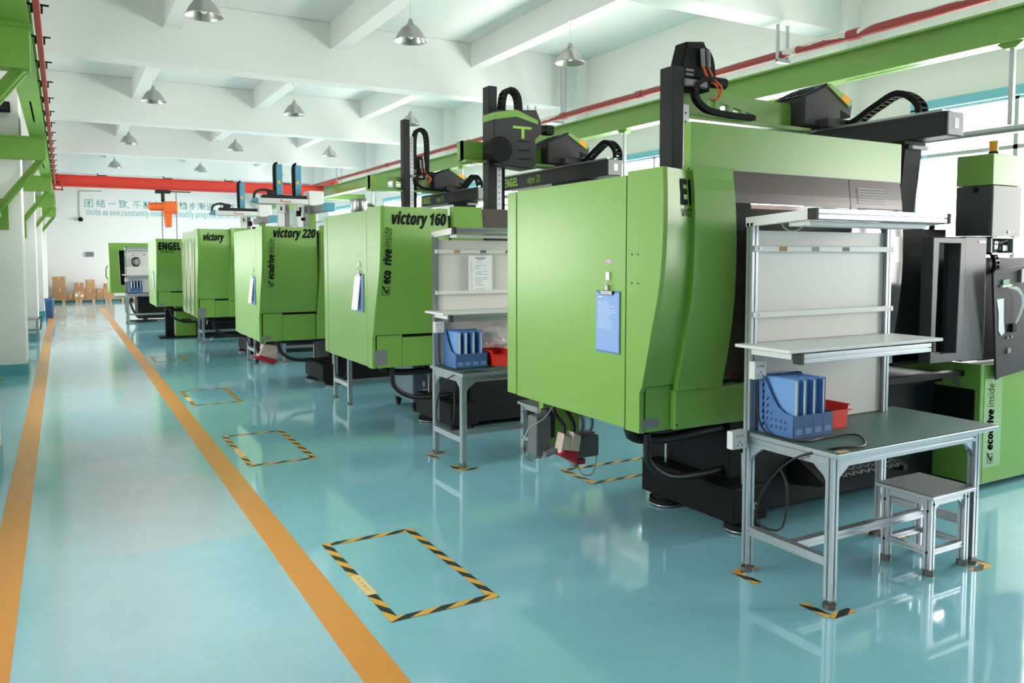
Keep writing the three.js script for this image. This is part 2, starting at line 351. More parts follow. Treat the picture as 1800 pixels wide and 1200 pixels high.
function ecodrive(parent, x, y0, z, missing, s = 1) {          // upright lettering reading upwards with a ticked box at its foot
  const up = (g, gx, gy) => g.rotateZ(Math.PI / 2).translate(gx, gy, z);
  const a = missing ? [letters('eco', 0.16 * s, 0.08 * s, { slant: 0.12, fat: 0.0035 }), letters('rive', 0.19 * s, 0.08 * s, { slant: 0.12, fat: 0.0035 }).translate(0.235 * s, 0, 0)] : [letters('ecodrive', 0.42 * s, 0.08 * s, { slant: 0.12, fat: 0.003 })];
  mesh('print_upright', [...a.map((g) => up(g, x + 0.075 * s, y0 + 0.14 * s)), up(letters('inside', 0.24 * s, 0.08 * s, { font: 'regular', slant: 0.12 }), x + 0.075 * s, y0 + 0.59 * s)], M.print, parent);
  const w = 0.1 * s, t = 0.006 * s, bxs = [[0, 0, w, t], [0, w - t, w, w], [0, 0, t, w], [w - t, 0, w, w]].map(([a0, b0, a1, b1]) => new THREE.PlaneGeometry(a1 - a0, b1 - b0).translate(x - 0.01 + (a0 + a1) / 2, y0 + (b0 + b1) / 2, z));
  const tick = new THREE.ShapeGeometry(new THREE.Shape([[0.012, 0.06], [0.03, 0.012], [0.052, 0.012], [0.075, 0.06], [0.045, 0.04], [0.0, 0.14], [-0.02, 0.136]].slice(0, 0).concat([[0.06, 0.075], [0.072, 0.068], [0.058, 0.018], [0.04, 0.02], [-0.03, 0.115], [-0.012, 0.12], [0.045, 0.045]]).map(([a0, b0]) => new THREE.Vector2(x + a0 * s, y0 + b0 * s)))).translate(0, 0, z + 0.0005);
  mesh('print_tick_box', [...bxs, tick], M.print, parent);
}
function machine(o) {
  const t = thing('injection_moulding_machine', o.label, 'machine', [o.x, 0, o.z], 0, 'row of green injection moulding machines');
  const D = o.depth ?? 1.5, H = o.h ?? 2.2, k = (H - 1.03) / 1.17, B = o.bottom ?? 0.78;
  const up = (y) => 1.03 + (y - 1.03) * k;
  const prof = PROF.map(([z, y]) => [z, y > 2.2 ? H + 0.02 : up(y)]), crease = CREASE.map(([x, y]) => [x, y > 1.03 ? Math.min(up(y), H + 0.02) : y]);
  const zf = (x, y) => { const p = lookup(prof, y); return p + (o.flare ? 0.6 : 1) * Math.max(0, lookup(crease, y) - p) * Math.max(0, 1 - x / (o.flare ?? 0.72)); };
  mesh('housing', bx(0.045, 0.95, B + 0.03, H - 0.03, -D + 0.05, -0.13), M.black, t);
  mesh('end_strip', bx(0, 0.045, B + 0.005, H - 0.005, -D, -D + 0.125, 0.006), M.green, t);
  const dr = mesh('end_door', [bx(0, 0.045, B, H, -D + 0.137, -0.135, 0.006), bx(-0.0016, 0.01, 1.27, 1.276, -D + 0.2, -0.5), bx(-0.0016, 0.01, 1.72, 1.724, -D + 0.2, -0.42)], M.green, t);
  if (o.clip) {
    const [cy, cz] = o.clip;
    mesh('door_hook', [bx(-0.012, 0.002, cy + 0.05, cy + 0.1, cz - 0.018, cz + 0.018, 0.004), bar([-0.012, cy + 0.055, cz], [-0.028, cy + 0.02, cz], 0.003)], M.white, dr);
    const lb = mesh('pink_label', bx(-0.002, 0.001, cy + 0.15, cy + 0.17, cz - 0.025, cz + 0.025), M.pink, dr); lb.userData = { label: 'small pink label above the hook' };
  }
  const ys = []; for (let i = 0; i <= 18; i++) ys.push(1.03 + (H + 0.02 - 1.03) * i / 18);
  mesh('corner_panel', prism('x', [[-0.123, B - 0.005], [0, B - 0.005], [0, 1.0], ...ys.map((y) => [zf(0, y), y]), [-0.123, H + 0.02]], 0, 0.03), M.green, t);
  mesh('side_cover', shell([0.031, 0.12, 0.21, 0.3, 0.42, 0.6, 0.72], ys, zf, -0.1), M.green, t);
  mesh('side_skirt', [bx(0.046, 0.29, B - 0.005, 1.024, -0.08, 0, 0.004), bx(0.294, 0.72, B - 0.005, 1.0, -0.08, 0, 0.004)], M.green, t);
  mesh('skirt_slot', bx(0.29, 0.72, 0.99, 1.035, -0.1, -0.03), M.black, t);
  if (o.plate !== false) { const pl = mesh('type_plate', bx(0.02, 0.14, B + 0.02, B + (o.plateTall ? 0.16 : 0.07), -0.001, 0.002), M.cover, t); pl.userData = { label: 'small silver type plate at the lower corner' }; }
  // sliding gate
  const d0 = o.door, d1 = d0 + 0.34, d2 = d0 + 1.83, off = o.flare ? 0.045 : 0.028;
  const out = prof.map(([z, y]) => [z + off, y]);
  out[out.length - 1] = [out[out.length - 1][0], H + 0.045];
  const top = out.length - 1;
  const gy = [1.0]; for (let i = 0; i <= 18; i++) gy.push(1.04 + (H + 0.045 - 1.04) * i / 18);
  const gate = mesh('sliding_gate', [...shell([d0, d0 + 0.11, d0 + 0.22, d1], gy, (x, y) => (o.flare ? lookup(prof, Math.min(y, H + 0.02)) : zf(x, Math.min(y, H + 0.02))) + off, 0.03).map((g) => slant(g, d0 + 0.05, (y, x) => x + 0.045 * Math.max(0, y - 1.03) / 1.2)),
    bx(d0, d2, B, 0.998, 0.004, off + 0.004, 0.005)], M.green, t);
  const sheet = (a, b, th) => { const f = (y) => { for (let i = 1; i < out.length; i++) if (y <= out[i][1]) { const [z0, y0] = out[i - 1], [z1, y1] = out[i]; return z0 + (z1 - z0) * (y - y0) / (y1 - y0); } return out[top][0]; };
    const ys = []; for (let i = 0; i <= 6; i++) ys.push(a + (b - a) * i / 6); return [...ys.map((y) => [f(y) - 0.004, y]), ...ys.reverse().map((y) => [f(y) - 0.004 - th, y])]; };
  mesh('gate_window', prism('x', sheet(1.04, H - 0.155, 0.006), d1, d2), M.tinted, gate);
  mesh('gate_header', prism('x', sheet(H - 0.15, H + 0.03, 0.012), d1, d2), M.brushed, gate);
  mesh('header_seam', prism('x', sheet(H - 0.3, H + 0.03, 0.014).map(([z, y]) => [z + 0.001, y]), d1 + 0.98, d1 + 0.985), M.dark, gate);
  for (let i = 0; i < 6; i++) mesh('vent_slat', prism('x', sheet(H - 0.12 + i * 0.018, H - 0.112 + i * 0.018, 0.004).map(([z, y]) => [z + 0.004, y]), d1 + 1.05, d1 + 1.32), M.cover, gate);
  each('screw', [disc(d0 + 0.012, H + 0.025, out[top][0] + 0.001, 0.006, 0.004, 8, 'z'), disc(d0 + 0.012, B + 0.03, off + 0.005, 0.006, 0.004, 8, 'z')], M.black, gate);
  // mould area
  mesh('back_guard', [bx(0.95, 3.1, 0.9, H - 0.05, -D + 0.02, -D + 0.06), bx(1.0, 1.5, 1.2, H - 0.02, -D + 0.3, -D + 0.34)], M.green, t);
  mesh('moving_platen', bx(1.06, 1.4, 0.98, 1.9, -1.2, -0.32, 0.02), M.castIron, t);
  const fp = mesh('fixed_platen', bx(2.5, 2.92, 0.95, 1.95, -1.2, -0.3, 0.015), M.castIron, t);
  if (o.detail) { const hs = []; for (const [a, b] of [[2.56, 1.86], [2.63, 1.86], [2.56, 1.78], [2.63, 1.78], [2.62, 1.68], [2.7, 1.68], [2.8, 1.68], [2.62, 1.61], [2.7, 1.61], [2.8, 1.61], [2.74, 1.56], [2.62, 1.54], [2.75, 1.36], [2.66, 1.28], [2.8, 1.25], [2.68, 1.12]]) hs.push(disc(a, b, -0.2985, 0.009, 0.004, 8, 'z')); mesh('bolt_hole', hs, M.black, fp).userData = { kind: 'stuff' }; mesh('clamp_rail', bx(2.35, 2.86, 0.97, 1.035, -0.27, -0.22, 0.006), M.steel, fp); }
  mesh('mould_bed', bx(0.95, 3.08, 0.8, 0.87, -1.3, -0.2), M.black, t);
  mesh('gate_track', bx(0.95, 3.08, 0.86, 0.9, -0.1, -0.03), M.black, t);
  // base
  mesh('base_frame', [bx(1.12, 3.1, 0.06, 0.8, -1.28, -0.27, 0.01), bx(0.98, 1.2, 0.3, 0.82, -1.1, -0.3, 0.008)], M.frame, t);
  const lg = mesh('base_ledge', bx(0.84, 1.14, 0.075, 0.3, -1.02, -0.12, 0.01), M.black, t);
  if (o.detail) { const w = mesh('warning_disc', disc(1.03, 0.17, -0.119, 0.024, 0.003, 20, 'z'), M.white, lg); w.userData = { label: 'small round white and red warning sticker' }; mesh('warning_ring', new THREE.TorusGeometry(0.021, 0.003, 6, 20).translate(1.03, 0.17, -0.117), M.connRed, w); mesh('warning_mark', bx(1.022, 1.038, 0.158, 0.182, -0.1175, -0.1165), M.print, w); }
  for (const [a, b] of [[0.93, -0.86], [1.0, -0.2]]) footDisc(t, a, b);
  each('hose', [tube([[0.2, B, -0.35], [0.22, 0.67, -0.36], [0.42, 0.62, -0.36], [0.8, 0.63, -0.36], [1.0, 0.64, -0.36]], 0.032, 24, 10), tube([[0.3, 0.68, -0.3], [0.33, 0.5, -0.32], [0.5, 0.38, -0.34], [0.78, 0.35, -0.36], [1.0, 0.36, -0.36]], 0.024, 24, 10)], M.cable, t);
  // injection side
  const inj = mesh('injection_housing', bx(3.12, o.len ?? 5.6, 0.05, 0.95, -1.4, 0.07, 0.008), M.green, t);
  if (o.detail) {
    mesh('vent_panel', bx(3.112, 3.125, 0.44, 0.76, -0.3, 0.03, 0.004), M.black, inj);
    mesh('wall_socket', bx(3.1, 3.122, 0.3, 0.42, -0.02, 0.06, 0.006), M.white, inj);
    const s = mesh('lock_plate', bx(3.114, 3.122, 0.78, 0.83, -0.14, -0.08), M.cover, inj); s.userData = { label: 'small silver lock plate' };
    mesh('clear_sticker', bx(3.17, 3.4, 0.17, 0.84, 0.07, 0.0715), M.sticker, inj);
    ecodrive(inj, 3.24, 0.2, 0.0735, false, 0.72);
    mesh('door_seam', bx(3.165, 3.168, 0.06, 0.95, 0.068, 0.0708), M.dark, inj);
    mesh('door_knob', disc(3.75, 0.3, 0.075, 0.012, 0.014, 12, 'z'), M.steel, inj);
    // gate frame beside the mould area
    mesh('gate_frame', prism('z', [[2.5, 1.0], [2.88, 1.0], [2.88, 1.88], [2.5, 1.88]], -0.02, 0.07, 0.004, [[[2.55, 1.06], [2.8, 1.06], [2.82, 1.84], [2.57, 1.84]]]), M.grey, t);
    mesh('gate_panel', bx(2.885, 3.16, 0.985, 1.89, -0.1, 0.06, 0.012), M.grey, t);
    mesh('serial_plate', bx(3.05, 3.14, 1.845, 1.862, 0.06, 0.063), M.white, t);
    mesh('inner_panel', bx(2.5, 3.1, 0.95, 1.95, -0.26, -0.22), M.black, t);
    const pc = mesh('paper_flag', prism('z', [[2.6, 1.76], [2.64, 1.71], [2.66, 1.64], [2.63, 1.66]], -0.03, -0.028), M.paper, t); pc.userData = { label: 'torn white paper scrap' };
    mesh('green_tag', prism('z', [[2.655, 1.7], [2.7, 1.655], [2.66, 1.645]], -0.03, -0.028), M.green, t);
    // control tower
    mesh('tower', bx(3.18, 3.56, 1.9, 2.27, -0.2, 0.06, 0.006), M.grey, t);
    mesh('tower_front', bx(3.19, 3.56, 1.895, 2.268, 0.06, 0.075, 0.004), M.towerFront, t);
    mesh('tower_cap', bx(3.178, 3.56, 2.272, 2.5, -0.2, 0.075, 0.006), M.green, t);
    mesh('tower_socket', disc(3.178, 2.24, -0.05, 0.02, 0.012, 14, 'x'), M.black, t);
    mesh('tower_bolt', disc(3.4, 1.93, 0.077, 0.012, 0.006, 12, 'z'), M.steel, t);
    const be = mesh('beacon', [disc(3.34, 2.515, -0.02, 0.034, 0.03, 20)], M.black, t);
    mesh('beacon_lens', [disc(3.34, 2.565, -0.02, 0.031, 0.066, 20)], M.amber, be); mesh('beacon_cap', disc(3.34, 2.603, -0.02, 0.033, 0.012, 20), M.yellow, be);
    // open terminal box
    const tb = mesh('terminal_box', [bx(3.2, 3.5, 1.76, 1.775, -0.05, 0.065), bx(3.2, 3.5, 1.88, 1.893, -0.05, 0.065), bx(3.2, 3.215, 1.76, 1.893, -0.05, 0.065), bx(3.485, 3.5, 1.76, 1.893, -0.05, 0.065), bx(3.2, 3.5, 1.76, 1.893, -0.06, -0.05)], M.cover, t);
    const wr = []; for (let i = 0; i < 9; i++) { const a = 3.24 + rnd() * 0.2, b = 1.79 + rnd() * 0.08; wr.push(tube([[a, b, -0.03], [a + 0.05 * (rnd() - 0.5), b + 0.03 * (rnd() - 0.5), 0.03 + rnd() * 0.02], [3.24 + rnd() * 0.2, 1.79 + rnd() * 0.08, 0.0]], 0.004, 10, 5)); }
    each('wire', wr, M.cableGrey, tb); mesh('terminal_block', [bx(3.29, 3.33, 1.8, 1.86, -0.03, 0.04), bx(3.4, 3.46, 1.79, 1.83, -0.03, 0.04)], M.steel, tb);
    // control panel body and its hanging open cover
    mesh('panel_body', bx(3.18, 3.75, 0.97, 1.74, -0.2, 0.02, 0.01), M.dark, t);
    mesh('panel_post', bx(3.155, 3.18, 1.03, 1.55, 0.02, 0.05), M.steel, t);
    const ch = mesh('panel_hose', chain([[3.3, 1.78, 0.02], [3.3, 1.7, 0.05], [3.31, 1.62, 0.03]], 0.05, 0.03, [1, 0, 0], 6), M.cable, t);
    const cv = new THREE.Group(); cv.name = 'open_panel_cover'; cv.position.set(3.1, 1.63, 0.14); cv.rotation.z = 0.07; cv.rotation.x = 0.05; t.add(cv);
    mesh('cover_shell', [prism('z', [[0, 0], [0.62, 0.02], [0.62, -0.78], [0.1, -0.8]], -0.012, 0, 0.002), plank([0, 0, 0.008], [0.62, 0.02, 0.008], 0.012, 0.03), plank([0.002, 0, 0.008], [0.1, -0.8, 0.008], 0.012, 0.03, [1, 0, 0])], M.anthracite, cv);
    mesh('circuit_board', bx(0.12, 0.2, -0.1, -0.06, 0, 0.012), M.pcb, cv); mesh('board_connector', bx(0.1, 0.22, -0.115, -0.1, 0, 0.02), M.white, cv);
    mesh('paper_slip', prism('z', [[0.06, -0.2], [0.15, -0.2], [0.16, -0.36], [0.18, -0.46], [0.14, -0.48], [0.1, -0.44], [0.09, -0.3]], 0.003, 0.005), M.paper, cv);
    each('wire', [0, 1, 2, 3].map((i) => tube([[0.17, -0.12, 0.02], [0.26, -0.13 - i * 0.008, 0.04], [0.33 - i * 0.01, -0.22, 0.05], [0.31 - i * 0.01, -0.34, 0.04], [0.27, -0.42, 0.02]], 0.004, 16, 5)), M.white, cv);
    mesh('plug', bx(0.24, 0.29, -0.46, -0.4, 0, 0.03), M.black, cv); mesh('bracket', bx(0.34, 0.39, -0.1, 0, 0, 0.02), M.cover, cv);
    mesh('spacers', [disc(0.22, -0.5, 0.004, 0.012, 0.01, 10, 'z'), disc(0.27, -0.5, 0.004, 0.012, 0.01, 10, 'z'), bx(0.22, 0.26, -0.62, -0.58, 0, 0.012)], M.cover, cv);
    mesh('rear_motor', [disc(2.95, 1.97, -0.5, 0.07, 0.3, 18, 'z'), tube([[2.9, 1.95, -0.34], [2.98, 2.02, -0.3], [3.08, 2.0, -0.32], [3.1, 1.93, -0.34]], 0.022, 16, 8)], M.dark, t);
    mesh('rear_guard', bx(2.85, 3.17, 1.9, 2.12, -0.8, -0.7, 0.01), M.green, t);
    // tread step at the frame
    const st = mesh('tread_step', [plank([1.99, 0.395, -0.26], [1.99, 0.27, -0.04], 0.78, 0.02), prism('x', [[-0.27, 0.41], [-0.1, 0.32], [-0.02, 0.27], [-0.03, 0.24], [-0.27, 0.2]], 1.52, 1.6, 0.01), prism('x', [[-0.27, 0.41], [-0.02, 0.27], [-0.03, 0.24], [-0.27, 0.2]], 2.38, 2.42)], M.black, t);
    const br = []; for (let i = 0; i < 19; i++) for (let j = 0; j < 6; j++) br.push(new THREE.BoxGeometry(0.034, 0.006, 0.011).rotateY((i + j) % 2 ? 0.75 : -0.75).rotateX(0.517).translate(1.64 + i * 0.039, 0.39 - j * 0.0215, -0.235 + j * 0.0378));
    mesh('tread_pattern', br, M.steel, st).userData = { kind: 'stuff' };
    mesh('lower_panel', bx(0.24, 0.56, 0.37, 0.79, -1.46, -1.4, 0.006), M.green, t);
    each('door_screw', [[-0.075, 1.76], [-0.02, 1.76], [-0.075, 1.6], [-0.02, 1.6]].map(([z, y]) => disc(-0.001, y, z, 0.005, 0.003, 8, 'x')), M.dark, t);
    mesh('top_panel', bx(0.26, 2.08, 2.222, 2.485, 0.04, 0.1, 0.004), M.green, t);
  } else {
    mesh('injection_unit', [bx(3.3, (o.len ?? 5.6) - 0.4, 1.0, 1.5, -1.0, -0.5, 0.03)], M.anthracite, t);
  }
  if (o.fixed) o.fixed(t, zf);
  return t;
}
// flat print laid on the sloping cover
function coverPrint(t, zf, g, x, y, name) {
  const p = g.attributes.position;
  for (let i = 0; i < p.count; i++) { const xx = p.getX(i) + x, yy = p.getY(i) + y; p.setXYZ(i, xx, yy, zf(xx, yy) + 0.003); }
  g.computeVertexNormals();
  return mesh(name, g, M.print, t);
}
function bendPrint(t, zf) {
  for (const c of t.children) if (/^print_(upright|tick)/.test(c.name)) { const p = c.geometry.attributes.position; for (let i = 0; i < p.count; i++) p.setZ(i, zf(p.getX(i), p.getY(i)) + 0.004); c.geometry.computeVertexNormals(); }
}
machine({ x: 2.75, z: -3.45, h: 2.2, bottom: 0.775, door: 0.215, flare: 0.3, detail: true, len: 6.2, clip: [1.56, -0.29], label: 'nearest green machine with blue clipboard and opened control panel, behind the front workbench',
  fixed(t, p) { coverPrint(t, p, letters('ENGEL', 0.42, 0.1, { fat: 0.004 }), 0.16, 2.03, 'print_maker'); coverPrint(t, p, letters('victory', 0.2, 0.042, { font: 'regular' }), 0.16, 1.965, 'print_model'); } });
machine({ x: 2.43, z: -6.9, h: 2.17, bottom: 0.73, door: 0.725, plateTall: true, clip: [1.6, -0.33], label: 'second nearest green machine, with loose sheets on its clipboard and a paper-hung bench before it',
  fixed(t, p) { coverPrint(t, p, letters('victory 160', 0.58, 0.078, { slant: 0.22, fat: 0.004 }), 0.1, 2.035, 'print_model'); ecodrive(t, 0.058, 1.4, 0.1, true, 0.72); bendPrint(t, p); } });
machine({ x: 2.14, z: -10.3, h: 2.1, bottom: 0.67, depth: 1.6, door: 0.725, len: 6, clip: [1.5, -0.3], label: 'third nearest green machine, with upright lettering and connectors below',
  fixed(t, p) { coverPrint(t, p, letters('victory 220', 0.56, 0.08, { slant: 0.22, fat: 0.004 }), 0.13, 1.985, 'print_model'); ecodrive(t, 0.1, 1.36, 0.1, false, 0.72); bendPrint(t, p); } });
machine({ x: 1.94, z: -14.2, h: 2.18, bottom: 0.72, depth: 1.65, door: 0.5, plateTall: true, label: 'fourth nearest green machine, with shiny foil on its end',
  fixed(t, p) { coverPrint(t, p, letters('victory', 0.335, 0.085, { slant: 0.22, fat: 0.005 }), 0.075, 2.01, 'print_model');
    const w = []; for (let i = 0; i < 9; i++) w.push(plank([-0.008 - 0.01 * (i % 3), 0.74, -1.6 + i * 0.17], [-0.01 - 0.008 * ((i + 1) % 3), 2.05 - 0.05 * (i % 2), -1.6 + i * 0.17 + 0.05 * (i % 3 - 1)], 0.004, 0.19, [0, 0, 1]));
    mesh('foil_wrap', w, M.foil, t); } });
machine({ x: 1.64, z: -17.7, h: 2.08, bottom: 0.72, depth: 1.5, door: 0.76, clip: [1.45, -0.4], label: 'fifth green machine, second from the far end of the row',
  fixed(t, p) { coverPrint(t, p, letters('ENGEL', 0.42, 0.105, { fat: 0.007 }), 0.045, 1.88, 'print_maker'); coverPrint(t, p, letters('victory 200', 0.26, 0.04, { font: 'regular' }), 0.07, 1.82, 'print_model'); } });
{
  const t = thing('injection_moulding_machine', 'farthest green machine with a wide black opening, by the cardboard boxes', 'machine', [1.05, 0, -23.6], 0, 'row of green injection moulding machines');
  mesh('side_cover', prism('z', [[0.04, 0.77], [3.2, 0.77], [3.2, 2.1], [0, 2.1]], -0.1, 0, 0.006, [[[0.28, 0.98], [2.4, 0.98], [2.4, 1.9], [0.25, 1.9]]]), M.green, t);
  mesh('end_panel', bx(0.02, 0.06, 0.78, 2.09, -1.5, -0.1), M.green, t);
  mesh('housing', [bx(0.08, 3.1, 0.8, 2.06, -1.5, -1.4), bx(0.06, 3.1, 0.78, 0.84, -1.5, -0.1), bx(0.06, 3.1, 2.03, 2.09, -1.5, -0.1), bx(0.3, 0.9, 0.9, 1.9, -1.3, -0.7)], M.black, t);
  mesh('base_frame', bx(0.7, 3.4, 0.05, 0.8, -1.3, -0.25), M.frame, t);
  mesh('gate_handle', tube([[-0.01, 1.5, -0.02], [-0.05, 1.45, 0.02], [-0.06, 1.2, 0.02], [-0.02, 1.15, -0.02]], 0.012, 14, 6), M.dark, t);
  mesh('print_maker', letters('ENGEL', 0.4, 0.08).translate(0.62, 0.84, 0.003), M.print, t);
  each('hose', [tube([[0.5, 0.78, -0.1], [0.47, 0.6, -0.02], [0.52, 0.42, 0.05], [0.62, 0.2, 0.1], [0.9, 0.04, 0.15]], 0.03, 20, 7), tube([[0.4, 0.03, 0.2], [0.6, 0.035, 0.4], [1.1, 0.03, 0.35]], 0.03, 16, 7)], M.cable, t);
  mesh('valve_block', [bx(0.42, 0.55, 0.5, 0.72, -0.08, 0.02)], M.dark, t);
}

// ---------------------------------------------------------------- clipboards hanging on the end doors
function clipboard(x, y, z, label, sheetMat, extra) {
  const t = thing('clipboard', label, 'clipboard', [x, y, z], 0, 'clipboards hung on the machine doors');
  mesh('board', bx(-0.008, -0.003, -0.36, 0, -0.115, 0.115, 0.002), M.blueBox, t);
  const g = new THREE.PlaneGeometry(0.222, 0.34).rotateY(-Math.PI / 2).translate(-0.0095, -0.18, 0);
  mesh('sheet', g, sheetMat, t, true);
  mesh('clip', [bx(-0.022, -0.008, -0.025, 0.002, -0.055, 0.055, 0.005), bar([-0.016, -0.005, -0.06], [-0.016, -0.005, 0.06], 0.006), bx(-0.02, -0.01, 0, 0.035, -0.012, 0.012, 0.003)], M.steel, t);
  mesh('clip_corner', [bx(-0.02, -0.008, -0.02, 0, 0.05, 0.066, 0.004), bx(-0.02, -0.008, -0.02, 0, -0.066, -0.05, 0.004)], M.black, t);
  if (extra) { const s = mesh('loose_sheets', plank([-0.014, -0.02, -0.02], [-0.05, -0.34, -0.02], 0.17, 0.003, [1, 0, 0]), M.paper, t); s.userData = { label: 'loose white sheets bulging forward' }; }
}
clipboard(2.75, 1.55, -3.74, 'blue clipboard on the nearest machine', M.clipSheet);
clipboard(2.43, 1.585, -7.23, 'clipboard with loose white sheets on the second nearest machine', M.clipSheet, true);
clipboard(2.14, 1.485, -10.6, 'clipboard on the end of the third nearest machine', M.clipSheet, true);
clipboard(1.64, 1.43, -18.1, 'clipboard on the end of the fifth machine', M.clipSheet);

// ---------------------------------------------------------------- aluminium workbenches and stools
function bench(x, z, label, o = {}) {
  const t = thing('workbench', label, 'workbench', [x, 0, z], 0, 'aluminium workbenches');
  const W = 1.19, D = 0.55, T = 0.79, s = 0.045, H = 1.93;
  const foot = (p, a, b) => mesh('foot', [disc(a, 0.012, b, 0.034, 0.024, 16), bar([a, 0.02, b], [a, 0.06, b], 0.011, 8)], M.footMetal, p);
  for (const [a, b, top] of [[0, 0, T - 0.03], [W, 0, T - 0.03], [0, -D, H], [W - 0.05, -D, H]]) {
    const l = mesh(top > 1 ? 'upright' : 'leg', alu('y', 0.045, top, a, b, s), M.alu, t); foot(l, a, b);
  }
  mesh('front_rail', alu('x', s / 2, W - s / 2, 0, 0, 0.001 + s).translate(0, T - 0.055, 0), M.alu, t);
  mesh('rear_rail', alu('x', s / 2, W - s, 0, 0, s).translate(0, T - 0.055, -D), M.alu, t);
  for (const a of [0, W]) mesh('side_rail', alu('z', -D + s / 2, -s / 2, a, T - 0.055, s), M.alu, t);
  for (const a of [0, W]) mesh('foot_rail', alu('z', -D + s / 2, -s / 2, a, 0.235, s), M.alu, t);
  mesh('stretcher', alu('x', s / 2, W - s / 2, 0, 0, s).translate(0, 0.235, -D / 2 + 0.02), M.alu, t);
  const gus = (a, b, dir, ax) => ax === 'z' ? prism('x', [[b, T - 0.08], [b + dir * 0.085, T - 0.08], [b + dir * 0.06, T - 0.1], [b + dir * 0.02, T - 0.13], [b, T - 0.17]], a - 0.012, a + 0.012) : prism('z', [[a, T - 0.08], [a + dir * 0.085, T - 0.08], [a + dir * 0.06, T - 0.1], [a + dir * 0.02, T - 0.13], [a, T - 0.17]], b - 0.012, b + 0.012);
  for (const g of [gus(0, -s / 2, -1, 'z'), gus(0, -D + s / 2, 1, 'z'), gus(s / 2, 0, 1, 'x'), gus(W - s / 2, 0, -1, 'x')]) mesh('corner_bracket', g, M.alu, t);
  const top = mesh('tabletop', bx(-0.03, W + 0.15, T - 0.03, T - 0.004, -D - 0.07, 0.05, 0.004), M.alu, t);
  mesh('green_mat', bx(-0.022, W + 0.142, T - 0.006, T, -D - 0.06, 0.042), M.mat, top);
  if (o.card) { const c = mesh('tape_patch', bx(0.0, 0.07, T, T + 0.002, 0.01, 0.045), M.tape, top); c.userData = { label: 'small orange tape patch at the front corner' }; }
  // back boards
  mesh('back_board', bx(s / 2 - 0.005, W - 0.05 - s / 2 + 0.005, 1.275, H - 0.04, -D - 0.012, -D - 0.004), M.board, t);
  mesh('lower_board', bx(s / 2 - 0.005, W - 0.05 - s / 2 + 0.005, T + 0.005, 1.25, -D - 0.012, -D - 0.004), M.board, t);
  for (const y of [1.43, 1.79]) {
    const r = mesh('cross_rail', bx(-0.01, W - 0.03, y - 0.016, y + 0.016, -D + s / 2, -D + s / 2 + 0.022, 0.003), M.white, t);
    each('rail_screw', [disc(0.01, y, -D + s / 2 + 0.024, 0.006, 0.004, 8, 'z'), disc(W - 0.05, y, -D + s / 2 + 0.024, 0.006, 0.004, 8, 'z')], M.steel, r);
    if (y > 1.6) [[0.16, M.cardboardB], [0.42, M.tempBox], [0.68, M.mat]].forEach(([a, m]) => mesh('rail_label', bx(a, a + 0.06, y - 0.012, y + 0.012, -D + s / 2 + 0.022, -D + s / 2 + 0.0235), m, r));
  }
  // top canopy with lamp bar
  for (const a of [0, W - 0.05]) mesh('canopy_arm', plank([a, H + 0.005, -D - 0.03], [a, H + 0.03, -0.16], 0.045, 0.05), M.white, t);
  mesh('canopy_plate', prism('x', [[-D - 0.02, H + 0.028], [-0.16, H + 0.054], [-0.16, H + 0.058], [-D - 0.02, H + 0.032]], 0, W - 0.05), M.white, t);
  const cb = mesh('canopy_bar', [bx(0.0, 1.07, H + 0.005, H + 0.03, -0.16, -0.12, 0.003), bx(0.0, 1.07, H + 0.033, H + 0.058, -0.16, -0.12, 0.003), bx(0.0, 1.07, H + 0.02, H + 0.045, -0.165, -0.13)], M.alu, t);
  mesh('end_cap', [bx(-0.025, 0, H + 0.002, H + 0.06, -0.165, -0.115, 0.002)], M.anthracite, cb); mesh('end_cap', [bx(1.07, 1.095, H + 0.002, H + 0.06, -0.165, -0.115, 0.002)], M.anthracite, cb);
  mesh('lamp_housing', bx(0.04, 1.0, H - 0.025, H + 0.002, -0.34, -0.2, 0.004), M.white, t);
  mesh('lamp_lead', tube([[0.05, H - 0.01, -0.22], [0.02, H - 0.05, -0.28], [0.01, H - 0.04, -0.33], [0.0, H, -0.36]], 0.003, 14, 5), M.cableGrey, t);
  // middle shelf
  const sh = mesh('shelf', bx(-0.09, W + 0.0, 1.255, 1.273, -D - 0.03, -0.2, 0.003), M.white, t);
  for (const a of [0.0, W - 0.05]) mesh('shelf_arm', bx(a - 0.02, a + 0.02, 1.215, 1.254, -D + s / 2, -0.25, 0.003), M.white, sh);
  const sb = mesh('shelf_bar', [bx(0.0, 1.07, 1.2, 1.222, -0.23, -0.19, 0.003), bx(0.0, 1.07, 1.226, 1.25, -0.23, -0.19, 0.003), bx(0, 1.07, 1.21, 1.24, -0.235, -0.2)], M.alu, t);
  mesh('end_cap', bx(-0.028, 0, 1.197, 1.253, -0.235, -0.185, 0.002), M.anthracite, sb); mesh('end_cap', bx(1.07, 1.098, 1.197, 1.253, -0.235, -0.185, 0.002), M.anthracite, sb);
  // sockets and lead
  const sock = (a, y, b, w) => { const k = mesh('socket', bx(a, a + w, y, y + 0.1, b, b + 0.045, 0.006), M.white, t); mesh('socket_holes', [[0.3, 0.72], [0.5, 0.74], [0.7, 0.72], [0.5, 0.4], [0.36, 0.22], [0.64, 0.22]].map(([u, v]) => bx(a + w * u - 0.003, a + w * u + 0.003, y + 0.1 * v - 0.005, y + 0.1 * v + 0.005, b + 0.0445, b + 0.0455)), M.black, k); };
  sock(-0.035, 1.08, -D + 0.02, 0.09);
  if (o.sideSocket) sock(-0.15, 0.7, -D - 0.02, 0.11);
